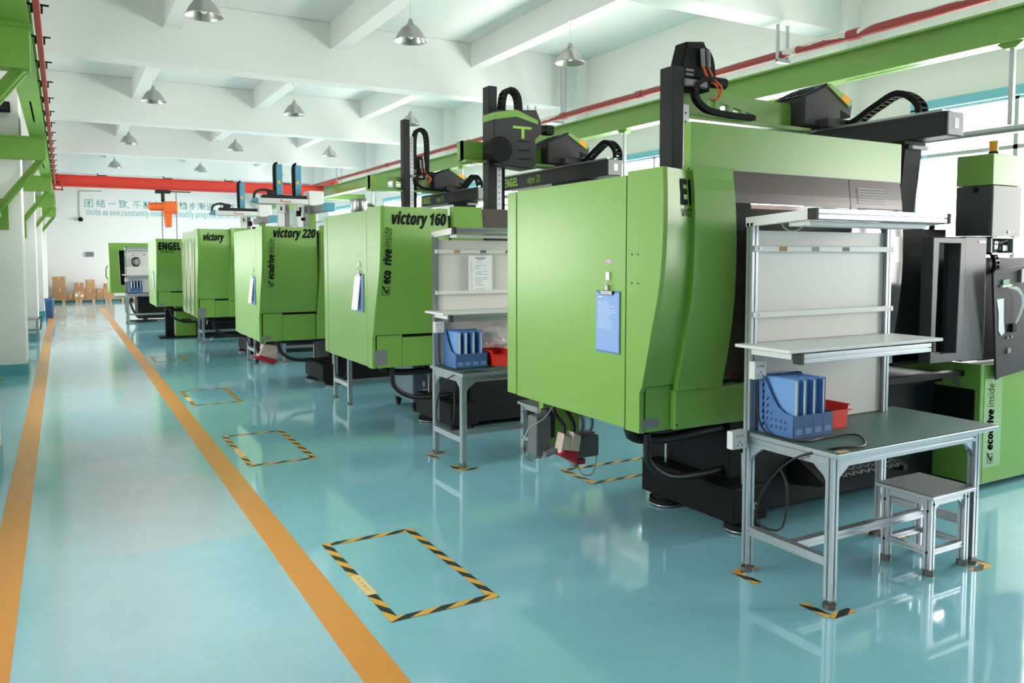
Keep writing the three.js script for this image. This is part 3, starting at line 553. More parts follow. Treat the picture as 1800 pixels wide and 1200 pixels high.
  mesh('lead', tube([[0.0, 1.08, -D + 0.055], [0.0, 0.98, -D + 0.06], [0.0, 0.86, -D + 0.07], [0.0, T + 0.012, -D + 0.12], [0.01, T + 0.008, -0.2], [0.2, T + 0.008, -0.2], [0.38, T + 0.01, -0.16], [0.2, T + 0.008, 0.02], [0.03, T + 0.006, -0.02], [-0.06, T - 0.08, -0.2], [-0.05, 0.45, -0.42], [-0.02, 0.3, -0.46], [0.06, 0.27, -0.38], [0.09, 0.5, -0.36], [0.1, 0.6, -0.42]], 0.006, 90, 6), M.cable, t);
  return t;
}
bench(3.28, -2.6, 'nearest aluminium workbench with an empty white board, in front of the nearest machine', { sideSocket: true, card: true });
bench(2.84, -5.86, 'second nearest workbench with a paper sheet on its white board', {});
bench(2.9, -9.03, 'workbench whose thin legs show under the second nearest machine');
bench(2.66, -13.12, 'bench behind a stool, its legs showing under the third nearest machine');
bench(2.4, -16.78, 'workbench behind the fourth nearest machine');
bench(1.43, -22.6, 'farthest small workbench in front of the machine with the black opening');

function stool(x, z, label) {
  const t = thing('stool', label, 'stool', [x, 0, z], 0, 'square aluminium stools');
  const a = 0.155, b = 0.13, s = 0.042, H = 0.45;
  for (const [u, v] of [[-a, b], [a, b], [-a, -b], [a, -b]]) {
    const l = mesh('leg', alu('y', 0.035, H - 0.02, u, v, s), M.alu, t);
    mesh('foot', disc(u, 0.018, v, 0.03, 0.036, 16), M.footMetal, l);
    mesh('bolt', [disc(u - s / 2, 0.36, v, 0.007, 0.006, 8, 'x'), disc(u - s / 2, 0.13, v, 0.007, 0.006, 8, 'x'), disc(u, 0.4, v + s / 2, 0.007, 0.006, 8, 'z')], M.black, l);
  }
  for (const v of [-b, b]) for (const y of [0.13, H - 0.045]) mesh('rail', alu('x', -a + s / 2, a - s / 2, 0, 0, 0.032).translate(0, y, v), M.alu, t);
  for (const u of [-a, a]) for (const y of [0.13, H - 0.045]) mesh('rail', alu('z', -b + s / 2, b - s / 2, u, y, 0.032), M.alu, t);
  const g = (u, v, d) => prism('z', [[u, H - 0.06], [u + d * 0.05, H - 0.06], [u + d * 0.02, H - 0.08], [u, H - 0.115]], v - 0.01, v + 0.01);
  for (const [u, d] of [[-a + s / 2, 1], [a - s / 2, -1]]) mesh('corner_bracket', g(u, b, d), M.alu, t);
  const st = mesh('seat', bx(-a - 0.045, a + 0.045, H - 0.02, H, -b - 0.045, b + 0.045, 0.003), M.alu, t);
  mesh('seat_pad', bx(-a - 0.04, a + 0.04, H, H + 0.006, -b - 0.04, b + 0.04, 0.002), M.seat, st);
}
stool(4.25, -2.74, 'square aluminium stool with a grey top under the nearest workbench');
stool(3.72, -5.98, 'stool under the second workbench, behind the grey and red connectors');
stool(2.98, -13.3, 'small stool under the third nearest machine');

// ---------------------------------------------------------------- file holders, folders and bins on the benches
function fileHolder(x, y, z, label, detail) {
  const t = thing('file_holder', label, 'file holder', [x, y, z], 0, 'blue file holders on the workbenches');
  const W = 0.3, D = 0.25, H = 0.31;
  // side walls with the swept front edge; the near side is pierced by rows of slots
  const sideP = [[-D, 0], [0, 0], [0, 0.12], [-0.06, 0.128], [-0.11, 0.155], [-0.155, 0.215], [-0.19, 0.275], [-0.212, H], [-D, H]];
  const slots = []; for (let r = 0; r < 7; r++) for (let c = 0; c < 6; c++) { const zz = -D + 0.03 + c * 0.031, yy = 0.035 + r * 0.036; const lim = zz > -0.13 ? 0.11 : zz > -0.17 ? 0.16 : zz > -0.2 ? 0.22 : H - 0.03; if (yy + 0.024 < lim) slots.push([[zz, yy], [zz + 0.012, yy], [zz + 0.019, yy + 0.02], [zz + 0.007, yy + 0.02]]); }
  mesh('side_wall', prism('x', sideP, 0, 0.004, 0, detail ? slots : []), M.blueBox, t);
  mesh('side_wall', prism('x', sideP, W - 0.004, W, 0, slots), M.blueDark, t);
  for (const k of [1, 2, 3]) mesh('divider', prism('x', sideP.map(([a, b]) => [a * 0.98 - 0.002, b * 0.97]), W * k / 4 - 0.0015, W * k / 4 + 0.0015), M.blueBox, t);
  const f = mesh('front_wall', bx(0, W, 0, 0.12, -0.004, 0.001), M.blueDark, t);
  for (const k of [1, 2, 3]) mesh('front_groove', bx(W * k / 4 - 0.002, W * k / 4 + 0.002, 0.035, 0.115, 0.0005, 0.0025), M.blueBox, f);
  for (const k of [0, 1, 2, 3]) mesh('label_slot', bx(W * k / 4 + 0.012, W * (k + 1) / 4 - 0.012, 0.02, 0.05, 0.0005, 0.002), M.clip, f);
  mesh('back_wall', bx(0, W, 0, H, -D, -D + 0.004), M.blueBox, t);
  mesh('base', bx(0.004, W - 0.004, 0.001, 0.006, -D + 0.004, -0.004), M.blueDark, t);
  return t;
}
function folder(x, y, z, label, w, mat) {
  const t = thing('folder', label, 'folder', [x, y, z], 0, 'blue folders in the file holders');
  const H = 0.3, D = 0.215, g = [bx(0, 0.002, 0, H, -D, 0), bx(w - 0.002, w, 0, H, -D, 0), bx(0, w, 0, H, -D, -D + 0.002)];
  mesh('cover', g, mat, t); mesh('pages', bx(0.003, w - 0.003, 0.004, H - 0.008, -D + 0.004, -0.004), M.paper, t);
}
{ const g = []; for (let i = 0; i < 6; i++) g.push(new THREE.TorusGeometry(0.09 + 0.015 * (i % 3), 0.007, 6, 20).scale(0.55 + 0.12 * (i % 4), 1, 1).translate(1.64 + 0.012 * i, 1.6, -23.12 + i * 0.012)); one('cable_coil', g, M.cable, 'black cable coil hung on the white board of the farthest workbench', 'cable'); }
const spots = ['with a broad pale blue face', 'second from the left', 'third from the left', 'rightmost of the four'];
function holderSet(x, z, where, detail) {
  fileHolder(x, 0.791, z, 'blue plastic file holder ' + where, detail);
  [[0.012, 0.03], [0.078, 0.026], [0.153, 0.024], [0.228, 0.022]].forEach(([a, w], i) => folder(x + a + 0.012, 0.798, z - 0.018, 'blue folder ' + spots[i] + ', in the holder ' + where, w, i ? M.blueFolderB : M.blueFolder));
}
holderSet(3.31, -2.87, 'on the nearest workbench', true);
holderSet(2.9, -6.12, 'on the second workbench', false);
holderSet(1.5, -22.85, 'on the farthest workbench', false);
function bin(x, z, label, w = 0.2) {
  const t = thing('parts_bin', label, 'bin', [x, 0.791, z], 0, 'red parts bins');
  const d = 0.26, h = 0.13;
  const wall = (p) => prism('y', p, 0, 1);
  mesh('shell', [prism('z', [[0.02, 0], [w - 0.02, 0], [w, h], [w - 0.006, h], [w - 0.024, 0.006], [0.024, 0.006], [0.006, h], [0, h]], -d, 0), prism('z', [[0.02, 0], [w - 0.02, 0], [w, h], [0, h]], -d - 0.004, -d), prism('z', [[0.02, 0], [w - 0.02, 0], [w - 0.006, h * 0.8], [0.006, h * 0.8]], 0, 0.004)], M.redBin, t);
  mesh('lip', [bx(-0.012, w + 0.012, h - 0.008, h, -d - 0.016, -d), bx(-0.012, 0.006, h - 0.008, h, -d, 0), bx(w - 0.006, w + 0.012, h - 0.008, h, -d, 0), bx(-0.01, w + 0.01, h * 0.8 - 0.008, h * 0.8, 0.0, 0.014)], M.redBin, t);
}
bin(3.63, -2.94, 'red plastic bin behind the file holder on the nearest workbench');
bin(3.24, -6.1, 'red plastic bin beside the clear bag on the second workbench', 0.21);
{
  const g = new THREE.IcosahedronGeometry(0.13, 5), p = g.attributes.position, v = V();
  for (let i = 0; i < p.count; i++) { v.fromBufferAttribute(p, i); const n = 1 + 0.22 * noise.noise(v.x * 14, v.y * 14, v.z * 14) + 0.12 * noise.noise(v.x * 32, v.y * 32, v.z * 32); p.setXYZ(i, v.x * n * 1.15, v.y * n * 0.85, v.z * n * 0.8); }
  g.computeVertexNormals();
  one('plastic_bag', g.translate(3.4, 1.04, -6.3), M.bag, 'crumpled clear plastic bag above the red bin', 'plastic bag');
  one('notice_sheet', new THREE.PlaneGeometry(0.24, 0.33).translate(3.27, 1.59, -6.382), M.printed, 'printed paper sheet pinned to the white board of the second workbench', 'paper', undefined, true);
}

// ---------------------------------------------------------------- take-out robots above the machines
function viper(o) {
  const t = thing('take_out_robot', o.label, 'robot', [0, 0, 0], 0, 'black and green take-out robots');
  const X = o.bx, zc = o.zc, yb = o.yb, c = o.col;
  const bm = mesh('main_beam', [bx(X - 0.09, X + 0.09, yb, yb + 0.165, o.z1, o.z0, 0.008), bx(X - 0.095, X - 0.08, yb + 0.14, yb + 0.15, o.z1, o.z0)], M.dark, t);
  mesh('beam_end', bx(X - 0.085, X + 0.085, yb + 0.006, yb + 0.16, o.z0, o.z0 + 0.012, 0.003), M.cover, bm);
  mesh('end_label', bx(X - 0.02, X + 0.03, yb + 0.05, yb + 0.12, o.z0 + 0.012, o.z0 + 0.014), M.white, bm);
  mesh('guide_rail', [bx(X - 0.06, X - 0.03, yb + 0.165, yb + 0.185, o.z1, o.z0 - 0.05), bx(X + 0.03, X + 0.06, yb + 0.165, yb + 0.185, o.z1, o.z0 - 0.05)], M.steel, bm);
  mesh('print_maker', [letters('ENGEL', 0.33, 0.075).rotateY(-Math.PI / 2).translate(X - 0.0925, yb + 0.035, o.z1 + 0.06), letters('viper 20', 0.28, 0.06, { font: 'regular' }).rotateY(-Math.PI / 2).translate(X - 0.0925, yb + 0.04, o.z1 + 0.62)], M.printGreen, bm);
  // carriage housing: pitched dark shell
  const top = yb + 0.53, cz0 = zc - 0.17, cz1 = zc + 0.15;
  mesh('carriage', [prism('z', [[X - 0.3, yb + 0.19], [X + 0.12, yb + 0.19], [X + 0.12, top - 0.2], [X + 0.24, top - 0.24], [X + 0.26, top - 0.12], [X - 0.02, top], [X - 0.3, top - 0.12]], cz0, cz1, 0.012)], M.anthracite, t);
  mesh('carriage_roof', prism('z', [[X - 0.31, top - 0.115], [X - 0.02, top + 0.012], [X - 0.02, top], [X - 0.3, top - 0.125]], cz0 + 0.02, cz1 - 0.02), M.dark, t);
  mesh('carriage_stripe', prism('z', [[X - 0.05, top - 0.02], [X - 0.02, top + 0.002], [X + 0.25, top - 0.115], [X + 0.2, top - 0.165]], cz1 - 0.01, cz1 + 0.012, 0.004), M.green, t);
  mesh('stripe_marker', prism('z', [[X + 0.13, top - 0.06], [X + 0.215, top - 0.1], [X + 0.175, top - 0.145], [X + 0.1, top - 0.105]], cz1 + 0.01, cz1 + 0.0145), M.amber, t);
  each('roof_slot', [0, 1, 2].map((i) => plank([X - 0.27, top - 0.092, cz0 + 0.06 + i * 0.09], [X - 0.12, top - 0.026, cz0 + 0.06 + i * 0.09], 0.03, 0.006)), M.black, t);
  mesh('carriage_block', bx(X - 0.12, X + 0.12, yb + 0.186, yb + 0.25, zc - 0.25, zc + 0.22, 0.008), M.anthracite, t);
  // green kick arm reaching to the vertical axis, pierced
  const aL = o.armL, aR = X - 0.24, ay = yb + 0.17, holes = [];
  for (let i = 0; i < 4; i++) { const hx = aL + 0.3 + i * 0.13; if (hx + 0.1 < aR - 0.1) holes.push([[hx, ay + 0.05], [hx + 0.085, ay + 0.05], [hx + 0.085, ay + 0.15 - i * 0.022], [hx, ay + 0.165 - i * 0.022]]); }
  mesh('kick_arm', [prism('z', [[aL, ay], [aR, ay], [aR, ay + 0.19], [aL + 0.4, ay + 0.21], [aL, ay + 0.21]], zc - 0.02, zc + 0.02, 0, holes), bx(aL, aR + 0.06, ay - 0.02, ay + 0.012, zc - 0.05, zc + 0.12, 0.005), bx(aL, aR, ay + 0.195, ay + 0.205, zc - 0.1, zc + 0.01), bx(aL, aL + 0.02, ay, ay + 0.21, zc - 0.1, zc + 0.02)], M.green, t);
  // vertical axis
  const vz = zc + 0.09;
  const va = mesh('vertical_axis', [bx(c, c + 0.1, o.y0, o.y1, vz - 0.07, vz + 0.07, 0.008)], M.dark, t);
  mesh('axis_rail', [bx(c + 0.1, c + 0.16, o.y0, o.y1 - 0.25, vz + 0.03, vz + 0.055)], M.steel, va);
  const bh = []; for (let y = o.y0 + 0.05; y < o.y1 - 0.28; y += 0.06) bh.push(disc(c + 0.13, y, vz + 0.056, 0.007, 0.003, 8, 'z')); mesh('rail_hole', bh, M.black, va).userData = { kind: 'stuff' };
  mesh('axis_cover', bx(c + 0.15, c + 0.24, o.y0, o.y1 - 0.55, vz - 0.1, vz - 0.02), M.black, t);
  if (o.head) {
    mesh('head_cover', [prism('z', [[c - 0.02, ay + 0.12], [c + 0.06, ay - 0.05], [c + 0.42, ay - 0.08], [c + 0.48, ay - 0.02], [c + 0.48, ay + 0.24], [c + 0.55, ay + 0.3], [c + 0.55, ay + 0.42], [c + 0.49, ay + 0.54], [c + 0.02, ay + 0.5], [c - 0.02, ay + 0.4]], vz - 0.02, vz + 0.22, 0.015)], M.anthracite, t);
    mesh('head_band', [prism('z', [[c - 0.026, ay + 0.4], [c + 0.24, ay + 0.45], [c + 0.5, ay + 0.39], [c + 0.5, ay + 0.43], [c + 0.24, ay + 0.52], [c - 0.026, ay + 0.47]], vz - 0.025, vz + 0.226)], M.green, t);
    mesh('head_mark', [bx(c + 0.2, c + 0.42, ay + 0.33, ay + 0.355, vz + 0.221, vz + 0.2245), bx(c + 0.3, c + 0.335, ay + 0.23, ay + 0.33, vz + 0.221, vz + 0.2245)], M.printGreen, t);
    mesh('head_vent', [0, 1, 2].map((i) => plank([c + 0.26, ay + 0.02 + i * 0.09, vz + 0.221], [c + 0.4, ay + 0.025 + i * 0.09, vz + 0.221], 0.004, 0.014)), M.black, t);
    mesh('motor', [disc(c + 0.6, ay + 0.36, vz + 0.1, 0.05, 0.14, 18, 'x'), bx(c + 0.65, c + 0.75, ay + 0.31, ay + 0.41, vz + 0.05, vz + 0.15, 0.01)], M.black, t);
    mesh('gear_disc', [disc(c + 0.04, ay + 0.1, vz + 0.2, 0.13, 0.12, 28, 'z')], M.black, t);
  } else {
    mesh('drive_block', [prism('z', [[c + 0.1, ay + 0.18], [c + 0.36, ay + 0.18], [c + 0.36, ay + 0.42], [c + 0.3, ay + 0.52], [c + 0.14, ay + 0.5], [c + 0.1, ay + 0.36]], vz - 0.08, vz + 0.05, 0.01), disc(c + 0.48, ay + 0.26, vz, 0.04, 0.12, 16, 'x')], M.black, t);
    each('connector', [bar([c + 0.26, ay + 0.46, vz + 0.07], [c + 0.27, ay + 0.34, vz + 0.07], 0.016), bar([c + 0.31, ay + 0.46, vz + 0.07], [c + 0.32, ay + 0.34, vz + 0.07], 0.016), bx(c + 0.13, c + 0.2, ay + 0.3, ay + 0.315, vz + 0.05, vz + 0.054), bx(c + 0.13, c + 0.2, ay + 0.27, ay + 0.285, vz + 0.05, vz + 0.054)], M.cover, t);
    mesh('drive_foot', bx(c + 0.1, c + 0.3, ay + 0.19, ay + 0.24, vz + 0.04, vz + 0.09, 0.01), M.cover, t);
    each('orange_lead', [tube([[c + 0.27, ay + 0.34, vz + 0.07], [c + 0.3, ay + 0.26, vz + 0.09], [c + 0.39, ay + 0.2, vz + 0.09], [c + 0.4, ay + 0.13, vz + 0.08], [c + 0.34, ay + 0.12, vz + 0.07]], 0.008, 24, 6), tube([[c + 0.32, ay + 0.34, vz + 0.07], [c + 0.35, ay + 0.25, vz + 0.1], [c + 0.42, ay + 0.2, vz + 0.1], [c + 0.41, ay + 0.14, vz + 0.09]], 0.007, 20, 6)], M.cableOrange, t);
    mesh('arm_chain', chain([[c + 0.75, ay + 0.02, vz + 0.08], [c + 0.4, ay + 0.03, vz + 0.08], [c + 0.28, ay + 0.05, vz + 0.08], [c + 0.19, ay + 0.12, vz + 0.08], [c + 0.2, ay + 0.21, vz + 0.08], [c + 0.28, ay + 0.25, vz + 0.08], [c + 0.36, ay + 0.25, vz + 0.08]], 0.05, 0.036, [0, 0, 1], 26), M.black, t);
  }
  mesh('top_chain', chain([[c + 0.2, ay + 0.25, vz - 0.02], [c + 0.2, o.yt - 0.16, vz - 0.02], [c + 0.23, o.yt - 0.04, vz - 0.02], [c + 0.3, o.yt, vz - 0.02], [c + 0.37, o.yt - 0.04, vz - 0.02], [c + 0.4, o.yt - 0.16, vz - 0.02], [c + 0.4, ay + 0.28, vz - 0.02]], 0.1, 0.05, [0, 0, 1], 24), M.black, t);
  mesh('beam_chain', chain([[X + 0.13, top - 0.28, zc + 0.14], [X + 0.13, top - 0.31, zc + 0.25], [X + 0.13, top - 0.22, zc + 0.45], [X + 0.13, top - 0.15, zc + 0.66], [X + 0.13, yb + 0.26, zc + 0.82], [X + 0.13, yb + 0.1, zc + 0.8]], 0.09, 0.045, [1, 0, 0], 22), M.black, t);
  // riser standing on the machine
  mesh('riser', [prism('x', [[-0.34 + o.rz, o.ry], [-0.02 + o.rz, o.ry], [0.02 + o.rz, yb - 0.25], [0.04 + o.rz, yb - 0.02], [-0.34 + o.rz, yb - 0.02]], X - 0.1, X + 0.1, 0.008), bx(X - 0.12, X + 0.12, yb - 0.03, yb, o.rz - 0.5, o.rz + 0.05, 0.004)], M.black, t);
  mesh('riser_clamp', bx(X - 0.06, X + 0.12, yb - 0.06, yb - 0.03, o.rz - 0.08, o.rz + 0.07, 0.005), M.cover, t);
  mesh('base_valves', [bx(X - 0.3, X - 0.12, yb + 0.19, yb + 0.24, zc - 0.5, zc - 0.2), bx(X - 0.28, X - 0.2, yb + 0.24, yb + 0.3, zc - 0.45, zc - 0.38)], M.dark, t);
}
viper({ bx: 5.27, yb: 2.56, z0: -3.27, z1: -5.45, zc: -4.42, col: 3.66, y0: 2.21, y1: 3.05, yt: 3.2, armL: 3.8, ry: 1.96, rz: -3.6, label: 'black and green take-out robot above the nearest machine' });
viper({ bx: 4.88, yb: 2.56, z0: -6.55, z1: -8.75, zc: -7.5, col: 3.86, y0: 2.18, y1: 3.5, yt: 3.5, armL: 3.62, head: true, ry: 1.93, rz: -7.05, label: 'take-out robot with dark covered head above the second nearest machine' });
viper({ bx: 5.25, yb: 2.56, z0: -10.15, z1: -12.2, zc: -11.35, col: 4.46, y0: 2.3, y1: 3.78, yt: 3.66, armL: 3.96, ry: 1.9, rz: -10.6, label: 'black and green take-out robot above the third nearest machine' });

function blueRobot(x, y, z, cols, label, tilt) {
  const t = thing('linear_robot', label, 'robot', [x, y, z], 0, 'white and blue linear robots');
  const b = mesh('cross_beam', [bx(0, 0.95, 0, 0.1, -0.08, 0.08, 0.01)], M.robotWhite, t);
  mesh('end_cap', prism('z', [[-0.12, 0.03], [0, 0], [0, 0.1], [-0.06, 0.1]], -0.08, 0.08, 0.005), M.robotBlue, b);
  mesh('print_mark', [letters('K', 0.035, 0.045).translate(0.4, 0.028, 0.082), ...[0, 1, 2, 3, 4].map((i) => new THREE.PlaneGeometry(0.022, 0.02 + 0.006 * (i % 2)).translate(0.455 + i * 0.032, 0.04, 0.082))], M.redPaint, b);
  for (const c of cols) {
    const k = mesh('column', [bx(c, c + 0.11, 0.08, 0.74, -0.18, -0.08, 0.006)], M.robotBlue, t);
    mesh('column_chain', chain([[c - 0.02, 0.1, -0.13], [c - 0.03, 0.5, -0.13], [c - 0.02, 0.74, -0.13], [c + 0.02, 0.77, -0.13]], 0.08, 0.04, [0, 0, 1], 14), M.black, k);
    mesh('warning_mark', bx(c + 0.02, c + 0.07, 0.38, 0.44, -0.08, -0.078), M.yellow, k);
    each('gripper_axis', [bx(c - 0.02, c + 0.12, -0.16, 0, -0.06, 0.06, 0.006), bx(c + 0.0, c + 0.1, -0.42, -0.14, -0.05, 0.05)], M.robotWhite, t);
    mesh('slot', [bx(c + 0.03, c + 0.06, -0.12, -0.05, 0.0605, 0.0625)], M.black, t);
    mesh('guide_strip', bx(c + 0.13, c + 0.2, -0.42, -0.02, -0.05, 0.03), M.cover, t);
  }
  mesh('carriage', [bx(0.1, 0.9, 0.1, 0.17, -0.2, 0.0, 0.01), bx(0.2, 0.34, 0.15, 0.26, -0.16, -0.04, 0.02)], M.dark, t);
  mesh('hose', tube([[-0.06, 0.09, 0], [-0.03, 0.2, -0.02], [0.1, 0.26, -0.05], [0.26, 0.24, -0.08], [0.36, 0.22, -0.1]], 0.025, 18, 7), M.cable, t);
  mesh('main_beam', [bx(0.95, 1.1, -0.16, -0.03, -0.7, 0.9, 0.008)], M.cover, t);
  mesh('main_beam_end', bx(0.94, 1.11, -0.17, -0.02, 0.9, 1.12, 0.01), M.robotBlue, t);
  mesh('junction_box', bx(0.92, 1.2, -0.02, 0.26, -0.3, 0.1, 0.02), M.robotWhite, t);
  mesh('stand', [bx(0.98, 1.1, -0.72, -0.16, -0.2, -0.08)], M.steelGreen, t);
  mesh('valve_block', [bx(0.7, 0.78, -0.22, -0.12, 0, 0.06), bx(0.78, 0.86, -0.3, -0.24, 0, 0.05)], M.black, t);
}
blueRobot(3.12, 2.71, -15.0, [0.37, 0.72], 'white and blue robot with two blue columns above the machines');
blueRobot(2.92, 2.64, -18.4, [0.55], 'white and blue robot with one blue column, farther back');

// ---------------------------------------------------------------- ceiling lamps
function lamp(x, z, where, lead) {
  const R = 0.225, y = 4.7;
  const t = thing('bay_lamp', 'grey metal bay lamp hanging from the ceiling, ' + where, 'lamp', [x, y, z], 0, 'bay lamps in rows');
  const prof = [[0.03, 0.235], [0.05, 0.23], [0.06, 0.205], [0.085, 0.2], [0.125, 0.165], [0.175, 0.095], [0.208, 0.03], [R, 0]];
  const P = [...prof, ...prof.slice(1).reverse().map(([r, h]) => [r - 0.005, h - 0.001])].map(([r, h]) => new THREE.Vector2(r, h));
  mesh('shade', new THREE.LatheGeometry(P, 40), M.lampMetal, t);
  mesh('rim', new THREE.TorusGeometry(R, 0.005, 6, 40).rotateX(Math.PI / 2), M.lampMetal, t);
  mesh('bulb', new THREE.SphereGeometry(0.055, 16, 12).scale(1, 1.3, 1).translate(0, 0.1, 0), M.bulb, t);
  mesh('socket', [disc(0, 0.25, 0, 0.035, 0.05, 16), disc(0, 0.285, 0, 0.02, 0.03, 12)], M.steel, t);
  mesh('rod', bar([0, 0.29, 0], [0, 5.35 - y, 0], 0.006, 8), M.white, t);
  mesh('ceiling_rose', disc(0, 5.345 - y, 0, 0.035, 0.03, 14), M.white, t);
}
[[1.6, -10.57, 'largest, at the top left'], [4.25, -10.38, 'front row, middle'], [6.85, -10.35, 'front row, above the covered robot'],
  [1.6, -16.8, 'second row, leftmost'], [4.3, -16.9, 'second row, middle'], [6.9, -16.9, 'second row, behind a robot column'],
  [1.6, -23.3, 'third row, leftmost'], [4.28, -23.3, 'third row, middle'], [6.95, -23.3, 'third row, rightmost'],
  [1.6, -29.8, 'far row, leftmost'], [4.28, -29.8, 'far row, middle'], [6.95, -29.8, 'far row, rightmost'], [4.25, -4.1, 'behind the top edge of the view'], ].slice(0, 12).forEach(([x, z, w]) => lamp(x, z, w));

// ---------------------------------------------------------------- crane, runway beams, pipe
const iBeam = (axis, a, b, u, y0, y1, w, tw = 0.02) => axis === 'z' ? [bx(u - w / 2, u + w / 2, y0, y0 + 0.022, a, b), bx(u - w / 2, u + w / 2, y1 - 0.022, y1, a, b), bx(u - tw / 2, u + tw / 2, y0, y1, a, b)] : [bx(a, b, y0, y0 + 0.022, u - w / 2, u + w / 2), bx(a, b, y1 - 0.022, y1, u - w / 2, u + w / 2), bx(a, b, y0, y1, u - tw / 2, u + tw / 2)];
{
  const t = thing('crane_runway', 'green steel runway beam on brackets along the left pillars', 'steel beam', [-0.27, 3.48, 0]);
  mesh('beam', iBeam('z', -35.4, 5, 0, 0, 0.3, 0.2), M.steelGreen, t);
  for (const z of ZB.slice(1)) {
    const b = mesh('bracket', [bx(-0.7, 0.1, -0.33, -0.012, z + 0.37, z + 0.53, 0.004), bx(-0.71, 0.12, -0.026, 0, z + 0.355, z + 0.56)], M.steelGreen, t);
    mesh('strut', plank([0.03, -0.33, z + 0.45], [-0.62, -1.2, z + 0.45], 0.1, 0.07, [0, 0, 1]), M.steelGreen, b);
    mesh('strut_flange', plank([0.06, -0.345, z + 0.5], [-0.59, -1.215, z + 0.5], 0.012, 0.1, [0, 0, 1]), M.steelGreen, b);
    mesh('wall_plate', bx(-0.7, -0.4, -1.35, -0.9, z + 0.365, z + 0.4), M.steelGreen, b);
  }
}
{
  const t = thing('conductor_rail', 'red conductor rail with black clips beside the left runway beam', 'rail', [-0.125, 3.7, 0]);
  mesh('rail', bx(-0.025, 0.025, -0.03, 0.03, -24.7, 3, 0.006), M.rail, t);
  for (let k = 0; k < 22; k++) { const z = -2.13 - k * 1.07; mesh('clip', [bx(-0.075, 0.085, 0.04, 0.052, z - 0.01, z + 0.01), bx(-0.042, -0.027, -0.02, 0.045, z - 0.01, z + 0.01), bx(0.027, 0.042, -0.02, 0.045, z - 0.01, z + 0.01)], M.black, t); }
}
{
  const t = thing('crane_runway', 'long green steel runway beam above the machines near the window wall', 'steel beam', [7.5, 3.66, 0]);
  mesh('beam', iBeam('z', -35.4, 5, 0, 0, 0.31, 0.2), M.green, t);
  for (const z of [0.8, -4.13, -9.82, -15.47, -21.1, -26.8]) {
    const r = mesh('hanger_rod', bx(-0.02, 0.02, -0.725, 0, z - 0.02, z + 0.02), M.winAlu, t);
    mesh('hanger_plate', prism('x', [[z - 0.12, 0], [z + 0.12, 0], [z + 0.05, -0.05], [z - 0.05, -0.05]], -0.05, 0.05), M.green, r);
  }
  for (const z of ZB.slice(1)) mesh('wall_arm', bx(0.1, WR - 0.3 - 7.5, 0.04, 0.24, z - 0.07, z + 0.07), M.green, t);
  one('cable_conduit', [bar([7.5, 2.9, -34], [7.5, 2.9, 4], 0.03, 10), bx(7.46, 7.54, 2.86, 2.87, -34, 4)], M.winAlu, 'grey conduit in front of the windows, hung below the green beam', 'conduit');
}
{
  const t = thing('overhead_crane', 'red bridge crane beam spanning the hall at the far end', 'crane', [0, 3.78, -25.2]);
  mesh('bridge_beam', iBeam('x', -0.2, 7.3, 0, -0.12, 0.2, 0.2), M.redPaint, t);
  mesh('end_carriage', bx(-0.38, -0.2, 0.005, 0.2, -0.6, 0.6, 0.01), M.redPaint, t);
  mesh('end_carriage', bx(7.38, 7.62, 0.195, 0.32, -0.6, 0.6, 0.01), M.redPaint, t);
  for (const x of [0.9, 2.6, 4.3, 6.0]) mesh('cable_hook', [bx(x, x + 0.25, 0.2, 0.23, -0.02, 0.02), bx(x, x + 0.02, 0.2, 0.28, -0.02, 0.02)], M.black, t);
  mesh('collector_bracket', [bx(-0.2, -0.12, -0.2, 0.1, 0.12, 0.16), bx(-0.2, 0.06, -0.24, -0.2, 0.1, 0.16), bx(0.02, 0.06, -0.24, 0.0, 0.1, 0.16)], M.rail, t);
  const h = thing('chain_hoist', 'orange electric chain hoist under the red crane beam', 'hoist', [2.58, 3.655, -25.2]);
  mesh('trolley', [bx(-0.2, 0.2, -0.09, 0.0, -0.13, 0.13, 0.01), bx(0.2, 0.75, -0.05, -0.02, 0.0, 0.05)], M.dark, h);
  mesh('hook_neck', bar([0, -0.08, 0], [0, -0.34, 0], 0.05, 12), M.dark, h);
  mesh('motor', [bar([-0.3, -0.48, 0], [0.12, -0.48, 0], 0.12, 20), new THREE.SphereGeometry(0.12, 16, 12).translate(-0.3, -0.48, 0)], M.hoist, h);
  mesh('gear_case', bx(0.0, 0.4, -0.66, -0.32, -0.14, 0.14, 0.06), M.hoist, h);
  mesh('chain_bag', prism('z', [[0.0, -0.62], [0.25, -0.62], [0.22, -1.06], [0.05, -1.08]], -0.1, 0.1, 0.02), M.hoist, h);
  const ln = []; for (let i = 0; i < 44; i++) ln.push(new THREE.TorusGeometry(0.022, 0.007, 5, 8).scale(1, 1.5, 1).rotateY(i % 2 ? Math.PI / 2 : 0).translate(-0.03, -0.62 - i * 0.05, 0));
  mesh('load_chain', ln, M.chainSteel, h).userData = { kind: 'stuff' };
  mesh('pendant_cable', [bar([0.36, -0.06, 0], [0.36, -2.4, 0], 0.018, 8), tube([[0.2, -0.62, 0], [0.32, -0.7, 0.02], [0.36, -0.5, 0.02], [0.35, -0.2, 0]], 0.014, 16, 6)], M.cableGrey, h);
}
